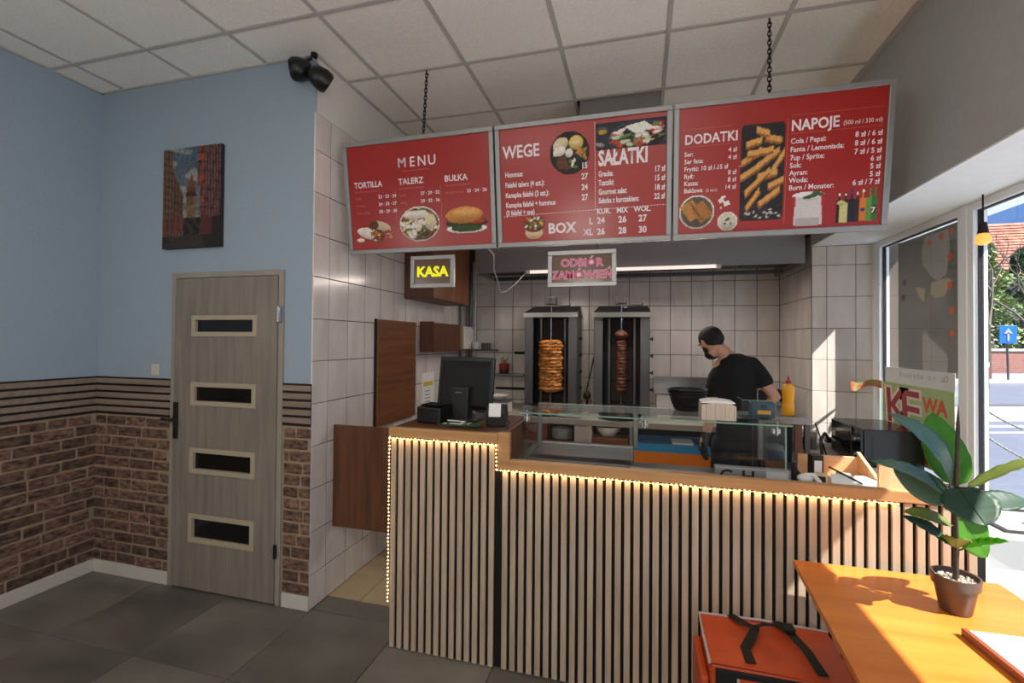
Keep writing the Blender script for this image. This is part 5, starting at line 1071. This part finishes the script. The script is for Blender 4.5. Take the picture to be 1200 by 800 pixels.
MB().tube([(PXp, PYp, TZ+.10), (PXp+.003, PYp, TZ+.2), (PXp+.001, PYp, TZ+.33), (PXp+.004, PYp, TZ+.45), (PXp+.008, PYp, TZ+.56)], [.0085, .008, .0075, .007, .006], 10).build('stem', M_stem, plant, smooth=True)
MB().tube([(PXp+.008, PYp, TZ+.555), (PXp+.009, PYp, TZ+.63), (PXp+.010, PYp, TZ+.70)], [.007, .0055, .0008], 8).build('leaf_sheath', mat('dark_sheath', rgb(52, 40, 30), .5), plant, smooth=True)
M_l1 = mat('leaf_dark_green', rgb(30, 56, 40), .5, var=.12, scale=8, spec=.3); M_l2 = mat('leaf_fresh_green', rgb(86, 140, 40), .35, var=.1, scale=8, trans=.55)
M_l3 = mat('leaf_mid_green', rgb(66, 98, 78), .38, var=.1, scale=8, coat=.1); M_l4 = mat('leaf_olive', rgb(110, 122, 60), .4, var=.15, scale=10, trans=.3)
def leaf(base, tip, wid, up, m, droop=.03, fold=.15, pet=.12, curl=0):
    b = Vector(base); e = Vector(tip); d = e-b; L = d.length; d.normalize(); u = Vector(up); u = (u-d*u.dot(d)).normalized(); s_ = d.cross(u).normalized()
    N, K = 14, 4; vs = []; fs = []
    for i in range(N+1):
        f_ = i/N; c = b+d*L*(pet+(1-pet)*f_)+u*(4*droop*f_*(1-f_))-u*curl*f_*f_
        w_ = wid*(math.sin(math.pi*min(1, f_**.85*1.0))**.62 if 0 < f_ < 1 else .0)*(1-.15*f_)+.0008
        for k in range(-K, K+1):
            q_ = k/K; vs.append(c+s_*w_*q_+u*(fold*w_*abs(q_)**1.3+.0022*math.sin(f_*34)*abs(q_)))
    W = 2*K+1
    for i in range(N):
        for k in range(W-1): fs.append((i*W+k, i*W+k+1, (i+1)*W+k+1, (i+1)*W+k))
    o = MB().add(vs, fs).build('leaf', m, plant, smooth=True)
    sd_ = o.modifiers.new('thick', 'SOLIDIFY'); sd_.thickness = .0014
    MB().tube([b, b+d*L*pet*.6-u*.002, b+d*L*(pet+.02)], [.004, .0032, .0025], 6).build('petiole', M_stem, o)
    MB().tube([b+d*L*(pet+(1-pet)*f_)+u*(4*droop*f_*(1-f_)-curl*f_*f_+.0012) for f_ in (0, .2, .4, .6, .8, .97)], [.0022, .002, .0017, .0013, .0009, .0004], 5).build('midrib', m, o)
    return o
def st(z): return (PXp+.004, PYp, z)
leaf(st(1.13), (.835, 1.91, 1.41), .056, (.55, -.75, .5), M_l3, .05, .2, .10)
leaf(st(1.14), (1.055, 2.09, 1.395), .085, (.2, -.95, .1), M_l2, .0, .1, .08)
leaf(st(1.14), (1.33, 1.92, 1.30), .034, (-.2, -.05, 1), M_l4, .015, .25, .10)
leaf(st(1.10), (.79, 1.93, 1.235), .042, (.1, -.5, 1), M_l3, .035, .2, .10)
leaf(st(1.09), (.885, 1.99, 1.215), .052, (-.5, -.7, .4), MATS['leaf_mid_green'], .0, .1, .12)
leaf((1.030, 1.905, 1.178), (1.048, 1.80, 1.085), .082, (-.12, -1, .62), M_l1, .0, .06, .03)
leaf(st(1.10), (1.30, 2.04, 1.11), .042, (.2, -.55, .8), M_l1, .01, .1, .30)
leaf(st(1.03), (.875, 1.90, 1.075), .034, (.15, -.5, .9), M_l4, .012, .15, .12)
leaf(st(.955), (.880, 1.92, 1.055), .028, (.75, -.55, .5), M_l1, .012, .2, .16)
leaf((PXp+.015, PYp+.03, 1.085), (1.165, 2.0, .915), .070, (.35, -1, .25), M_l2, .0, .08, .08, .0)
leaf(st(.95), (.995, 1.845, 1.02), .040, (-.2, -.35, 1), M_l4, .0, .5, .1)
leaf(st(.95), (1.135, 1.85, 1.025), .036, (.1, -.35, 1), MATS['leaf_fresh_green'], .0, .4, .12)

t = thing('menu_folder', (1.1, 1.65, TZ), 'brown bound menu folder with white pages on the orange table', 'menu folder')
Mf = Matrix.Translation((1.10, 1.62, TZ+.001)) @ Matrix.Rotation(math.radians(4), 4, 'Z')
MB().box(-.115, .20, -.24, .175, 0, .006, M=Mf).box(-.115, -.100, -.24, .175, .006, .024, M=Mf).build('cover', mat('folder_brown', rgb(126, 66, 44), .4), t, bevel=.002)
M_pg = mat('white_page', rgb(232, 236, 236), .4)
for k in range(4): MB().add([(-.098, -.235, .0075+.0042*k), (.19-.003*k, -.235, .0075+.003*k), (.19-.003*k, .170-.002*k, .0075+.003*k), (-.098, .170-.002*k, .0075+.0042*k), (-.098, -.235, .0105+.0042*k), (.19-.003*k, -.235, .0095+.003*k), (.19-.003*k, .170-.002*k, .0095+.003*k), (-.098, .170-.002*k, .0105+.0042*k)], [(0, 3, 2, 1), (4, 5, 6, 7), (0, 1, 5, 4), (1, 2, 6, 5), (2, 3, 7, 6), (3, 0, 4, 7)], M=Mf).build('page', M_pg, t)

t = thing('delivery_bag', (.55, 2.05, 0), 'orange insulated delivery bag with black straps by the slatted counter', 'bag')
M_ob = mat('bag_orange', rgb(184, 72, 34), .45, var=.10, scale=9, bump=.25); M_bb = mat('bag_black', rgb(12, 12, 13), .6); M_pip = mat('grey_piping', rgb(176, 170, 166), .5)
bx0, bx1, by0, by1, bz = .262, .760, 1.905, 2.235, .46
vs = []; fs = []; N = 14
for j in range(N+1):
    for i in range(N+1):
        u = i/N; v = j/N; rad = max(abs(u-.5), abs(v-.5))*2; x = bx0+(bx1-bx0)*u; y = by0+(by1-by0)*v
        z = bz-.012*rad**6-.02*(u**3)*(1-v)+.010*math.sin(u*5+v*3)*(1-rad**4); vs.append((x, y, z))
for j in range(N):
    for i in range(N): fs.append((j*(N+1)+i, j*(N+1)+i+1, (j+1)*(N+1)+i+1, (j+1)*(N+1)+i))
MB().add(vs, fs).add([(a, b, c-.03) for a, b, c in vs], [f_[::-1] for f_ in fs]).build('lid', M_ob, t, smooth=True)
MB().box(bx0+.004, bx1-.004, by0+.004, by1-.004, .004, bz-.018).build('bag_body', M_ob, t, bevel=.012)
MB().box(bx0+.02, bx1-.01, by0-.006, by0+.0035, .03, bz-.028).build('front_panel', M_bb, t, bevel=.003)
for x in (bx0+.10, bx0+.30):
    MB().box(x, x+.07, by0-.011, by0-.0065, .03, bz-.05).build('orange_strip', M_ob, t); MB().box(x-.008, x, by0-.012, by0-.0065, .03, bz-.05).box(x+.07, x+.078, by0-.012, by0-.0065, .03, bz-.05).build('reflective_tape', M_pip, t)
MB().tube([(bx0, by0, bz-.012), (bx0-.003, by0+.16, bz-.006), (bx0, by1, bz-.01), ((bx0+bx1)/2, by1+.003, bz-.004), (bx1, by1, bz-.012)], .0055, 8).build('piping', M_pip, t, smooth=True)
MB().box(bx0-.028, bx0+.003, by0+.03, by1-.03, .01, bz-.09).build('side_pocket', M_ob, t, bevel=.01)
def strap(pts, w_, nm='strap'):
    pts = [Vector(p) for p in pts]; vs = []; fs = []
    for i, p in enumerate(pts):
        d = (pts[min(i+1, len(pts)-1)]-pts[max(i-1, 0)]).normalized(); s_ = d.cross(Vector((0, 0, 1))).normalized()*w_/2
        vs += [p-s_, p+s_, p+s_+Vector((0, 0, .003)), p-s_+Vector((0, 0, .003))]
    for i in range(len(pts)-1):
        for k in range(4): fs.append((i*4+k, i*4+(k+1) % 4, i*4+4+(k+1) % 4, i*4+4+k))
    MB().add(vs, fs).build(nm, M_bb, t)
zt_ = bz+.012
strap([(.39, by1-.005, zt_-.01), (.42, 2.17, zt_), (.465, 2.125, zt_+.006), (.435, 2.06, zt_+.003), (.40, 1.99, zt_), (.405, by0+.01, zt_-.008)], .036)
strap([(.565, by1-.005, zt_-.01), (.585, 2.17, zt_+.004), (.60, 2.11, zt_+.006), (.625, 2.03, zt_), (.64, by0+.01, zt_-.010)], .036)
strap([(.462, 2.125, zt_+.012), (.50, 2.145, zt_+.016), (.55, 2.15, zt_+.016), (.60, 2.12, zt_+.012)], .016, 'carry_handle')
MB().box(.565, .615, 2.125, 2.175, zt_+.012, zt_+.024).build('handle_pad', M_bb, t, bevel=.005)

# ------------------------------------------------------------------ outside: street, wall, trees, house
GZ = -.12
M_asp = mat('shade_blue_asphalt', rgb(92, 98, 116), .85, var=.06, scale=3); M_pav = mat('pale_pavement', rgb(158, 158, 157), .8, var=.06, scale=2); M_walk = mat('shade_grey_sidewalk', rgb(136, 140, 152), .8, var=.05, scale=1.5); M_line = mat('white_road_paint', rgb(180, 182, 186), .7)  # bluish tone of asphalt and sidewalk is building shade put into the colour
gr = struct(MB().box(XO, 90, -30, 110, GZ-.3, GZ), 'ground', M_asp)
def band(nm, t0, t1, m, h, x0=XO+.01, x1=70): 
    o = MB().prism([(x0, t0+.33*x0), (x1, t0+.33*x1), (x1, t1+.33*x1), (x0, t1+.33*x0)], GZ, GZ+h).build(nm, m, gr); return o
band('far_sidewalk', 20.6, 27.5, M_pav, .06); band('far_kerb', 20.3, 20.6, M_walk, .09); band('sunlit_strip', 10.7, 13.2, M_pav, .02); band('strip_kerb', 13.2, 13.5, mat('dark_kerb', rgb(84, 84, 90), .8), .05)  # pale band between road and kerb is sunlight put into the ground colour
band('road_line', 9.95, 10.2, M_line, .006); band('road_line', 9.3, 9.42, M_line, .006); band('sunlit_slab', 4.05, 5.14, M_pav, .03, XO+.01, 9); band('shaded_sidewalk', -30, 4.05, M_walk, .02, XO+.01, 6)  # pale slab strip stands for sun, bluish walk beside it for shade
# low brick wall with coping across the street
t = thing('street_wall', (22, 36.5, GZ), 'low red brick wall with pale coping across the street', 'wall')
M_bw = bpy.data.materials.new('far_brick'); M_bw.use_nodes = True; nt_ = M_bw.node_tree; bt = nt_.nodes.new('ShaderNodeTexBrick'); bt.inputs['Scale'].default_value = 3; bt.inputs['Color1'].default_value = (*rgb(150, 92, 84), 1); bt.inputs['Color2'].default_value = (*rgb(124, 74, 70), 1); bt.inputs['Mortar'].default_value = (*rgb(168, 150, 140), 1); tcx = nt_.nodes.new('ShaderNodeTexCoord'); mpx = nt_.nodes.new('ShaderNodeMapping'); mpx.inputs['Rotation'].default_value = (math.radians(90), 0, 0)
nt_.links.new(tcx.outputs['Object'], mpx.inputs[0]); nt_.links.new(mpx.outputs[0], bt.inputs[0]); nt_.links.new(bt.outputs[0], nt_.nodes['Principled BSDF'].inputs['Base Color'])
def sl(x0, x1, y0, w_, z0, z1, nm, m): MB().prism([(x0, y0+.33*x0), (x1, y0+.33*x1), (x1, y0+w_+.33*x1), (x0, y0+w_+.33*x0)], z0, z1).build(nm, m, t)
sl(5, 24.2, 29.2, .4, GZ, 1.25, 'brick_body', M_bw); sl(5, 24.2, 29.12, .56, 1.25, 1.42, 'coping', M_pav); sl(24.2, 45, 29.2, .4, GZ, .78, 'brick_body', M_bw); sl(24.2, 45, 29.12, .56, .78, .93, 'coping', M_pav)
# house with a red tiled roof
t = thing('house', (30, 60, GZ), 'pale house with a big red tiled roof behind the trees', 'house')
MB().box(24, 60, 56, 70, GZ, 8.4).build('wall', mat('house_render', rgb(214, 208, 198), .85), t)
vs = [(23, 55, 8.2), (61, 55, 8.2), (61, 71, 8.2), (23, 71, 8.2), (26, 63, 14.9), (58, 63, 14.9)]
M_rf = mat('roof_red', rgb(150, 84, 72), .8, col2=rgb(186, 122, 104), scale=1.4, bump=.6); MB().add(vs, [(0, 1, 5, 4), (2, 3, 4, 5), (1, 2, 5), (3, 0, 4), (0, 3, 2, 1)]).build('roof', M_rf, t)
rt = piece_mesh('roof_tile_course', 37, .5, .10, M_rf, 0)
for k in range(18):
    f_ = k/18; o = piece('roof_tile_course', rt, t, (42, 55.1+8*f_-.1, 8.28+6.7*f_)); o.scale.x = 1-.14*f_; o.rotation_euler.x = math.radians(32)
for x in (27, 31, 35, 40, 45): MB().box(x, x+1.2, 55.9, 56.0, 4.2, 6.0).build('window_frame', M_porc, t); MB().box(x+.1, x+1.1, 55.87, 55.9, 4.3, 5.9).build('window_pane', M_dglass, t)
MB().box(33, 34.2, 60, 61, 13, 18).build('chimney', M_bw, t)
# evergreens
def evergreen(x, y, h, r0, seed, label, mcol):
    t = thing('evergreen_tree', (x, y, GZ), label, 'tree', 'evergreen trees behind the street wall'); r = random.Random(seed)
    MB().tube([(x, y, GZ), (x, y, h*.9)], [.18, .04], 8).build('trunk', M_stem, t)
    vs = []; fs = []
    for k in range(3600):
        f_ = r.random()**.8; z = GZ+.5+(h-.5)*f_; rad = r0*(1-f_**1.6)*(.75+.25*math.sin(z*3+seed))+.15; a = r.uniform(0, 6.283); q_ = rad*(.55+.45*r.random()); c = Vector((x+q_*math.cos(a), y+q_*math.sin(a), z))
        n1 = Vector((r.uniform(-1, 1), r.uniform(-1, 1), r.uniform(-.6, .6))).normalized(); n2 = n1.cross(Vector((r.uniform(-1, 1), r.uniform(-1, 1), 1))).normalized(); s_ = r.uniform(.10, .24); i0 = len(vs)
        vs += [c-n1*s_, c+n2*s_*.6, c+n1*s_, c-n2*s_*.6]; fs.append((i0, i0+1, i0+2, i0+3))
    tag(MB().add(vs, fs).build('foliage', mcol, t), kind='stuff')
M_ev = mat('evergreen_leaf', rgb(84, 108, 62), .7, col2=rgb(150, 170, 112), scale=1.5); M_ev2 = mat('evergreen_leaf_dark', rgb(62, 84, 54), .7, col2=rgb(122, 146, 96), scale=1.5)
evergreen(23.9, 41.2, 9.6, 2.9, 1, 'tall pale evergreen tree nearest the blue sign', M_ev); evergreen(26.8, 42.4, 8.8, 2.9, 2, 'shorter rounded evergreen at the right edge of the window', M_ev2); evergreen(20.8, 40.5, 6.0, 2.0, 3, 'evergreen tree half hidden behind the window post', M_ev2); evergreen(31, 46, 7.5, 2.6, 4, 'evergreen tree seen beyond the right picture edge', M_ev)
# bare trees
def bare(x, y, h, seed, label):
    t = thing('bare_tree', (x, y, GZ), label, 'tree', 'leafless street trees'); r = random.Random(seed); m = MB(); tw = MB()
    def br(p, d, L, rad, dep):
        q_ = p+d*L; (m if dep < 3 else tw).tube([p, (p+q_)/2+Vector((r.uniform(-.06, .06), r.uniform(-.06, .06), 0))*L, q_], [rad, rad*.85, rad*.65], 5)
        if dep < 6:
            for k in range(2 if dep else 3):
                v = (d+Vector((r.uniform(-.8, .8), r.uniform(-.8, .8), r.uniform(-.1, .6)))).normalized(); br(q_, v, L*r.uniform(.62, .85), rad*.62, dep+1)
    br(Vector((x, y, GZ)), Vector((0, 0, 1)), h*.32, .13, 0)
    m.build('trunk', mat('grey_bark', rgb(96, 88, 80), .8), t); tag(tw.build('twigs', MATS['grey_bark'], t), kind='stuff')
bare(17.0, 29.0, 8.5, 5, 'bare leafless tree standing left of the blue sign'); bare(21.5, 33.5, 9, 9, 'bare leafless tree rising right of the blue sign')
# sign, bollards, chain
t = thing('street_sign', (17.6, 28.4, GZ), 'blue square road sign with white arrow on a grey pole', 'sign')
MB().tube([(17.42, 28.4, GZ), (17.36, 28.4, 2.6)], .045, 8).build('pole', M_dsteel, t); MB().box(17.02, 17.72, 28.30, 28.34, 1.72, 2.60).build('plate', mat('sign_blue', rgb(36, 120, 206), .4), t, bevel=.02)
MB().box(17.33, 17.41, 28.285, 28.30, 1.84, 2.25).add([(17.2, 28.285, 2.2), (17.54, 28.285, 2.2), (17.37, 28.285, 2.48), (17.2, 28.3, 2.2), (17.54, 28.3, 2.2), (17.37, 28.3, 2.48)], [(0, 1, 2), (5, 4, 3), (0, 3, 4, 1), (1, 4, 5, 2), (2, 5, 3, 0)]).build('arrow', M_line, t)
t = thing('red_white_post', (13.47, 23.06, GZ), 'short red and white striped post on far road edge', 'post')
MB().tube([(13.47, 23.06, GZ), (13.47, 23.06, .35)], .06, 10).build('lower_tube', M_dsteel, t); MB().tube([(13.47, 23.06, .35), (13.47, 23.06, .75)], .062, 10).build('red_band', M_cupr, t); MB().tube([(13.47, 23.06, .75), (13.47, 23.06, .95)], .064, 10).build('white_top', M_porc, t)
bol = [(4.6, 8.3), (3.9, 4.7), (3.4, 1.2)]
for k, (x, y) in enumerate(bol):
    t = thing('chain_bollard', (x, y, GZ), 'pale metal bollard carrying two chains '+('far beyond the window', 'outside the window just past the right picture edge', 'on the pavement beside the dining table')[k], 'bollard', 'pavement bollards')
    MB().tube([(x, y, GZ), (x, y, 1.0)], .04, 12).build('post', M_porc, t); MB().ball((x, y, 1.02), .055).build('knob', M_porc, t, smooth=True)
for k in range(2):
    for j, (zt, sag) in enumerate(((.92, .26), (.55, .22))):
        (xa, ya), (xb, yb) = bol[k], bol[k+1]; pts = [(xa+(xb-xa)*i/40, ya+(yb-ya)*i/40, zt-sag*4*(i/40)*(1-i/40)) for i in range(41)]
        m = MB()
        for i in range(40):
            p, q_ = Vector(pts[i]), Vector(pts[i+1]); m.tube([p.lerp(q_, .0), p.lerp(q_, .72)], .011 if i % 2 else .014, 5)
        t = thing('bollard_chain', pts[20], ('upper' if j == 0 else 'lower')+' pale chain sagging between '+('far' if k == 0 else 'near')+' pavement bollards', 'chain', 'pavement chains'); tag(m.build('links', mat('pale_chain', rgb(200, 194, 176), .5), t), kind='stuff')
t = thing('pavement_step', (2.9, 4.9, GZ), 'pale step with dark framed grating on the pavement outside the window', 'step')
MB().box(2.5, 3.9, 4.55, 5.6, GZ+.001, .14).build('step_block', M_pav, t, bevel=.01)
for a, b, c, d in ((2.85, 3.8, 4.68, 4.72), (2.85, 3.8, 5.3, 5.34), (2.85, 2.89, 4.72, 5.3), (3.76, 3.8, 4.72, 5.3)): MB().box(a, b, c, d, .14, .155).build('frame_bar', M_tedge, t)
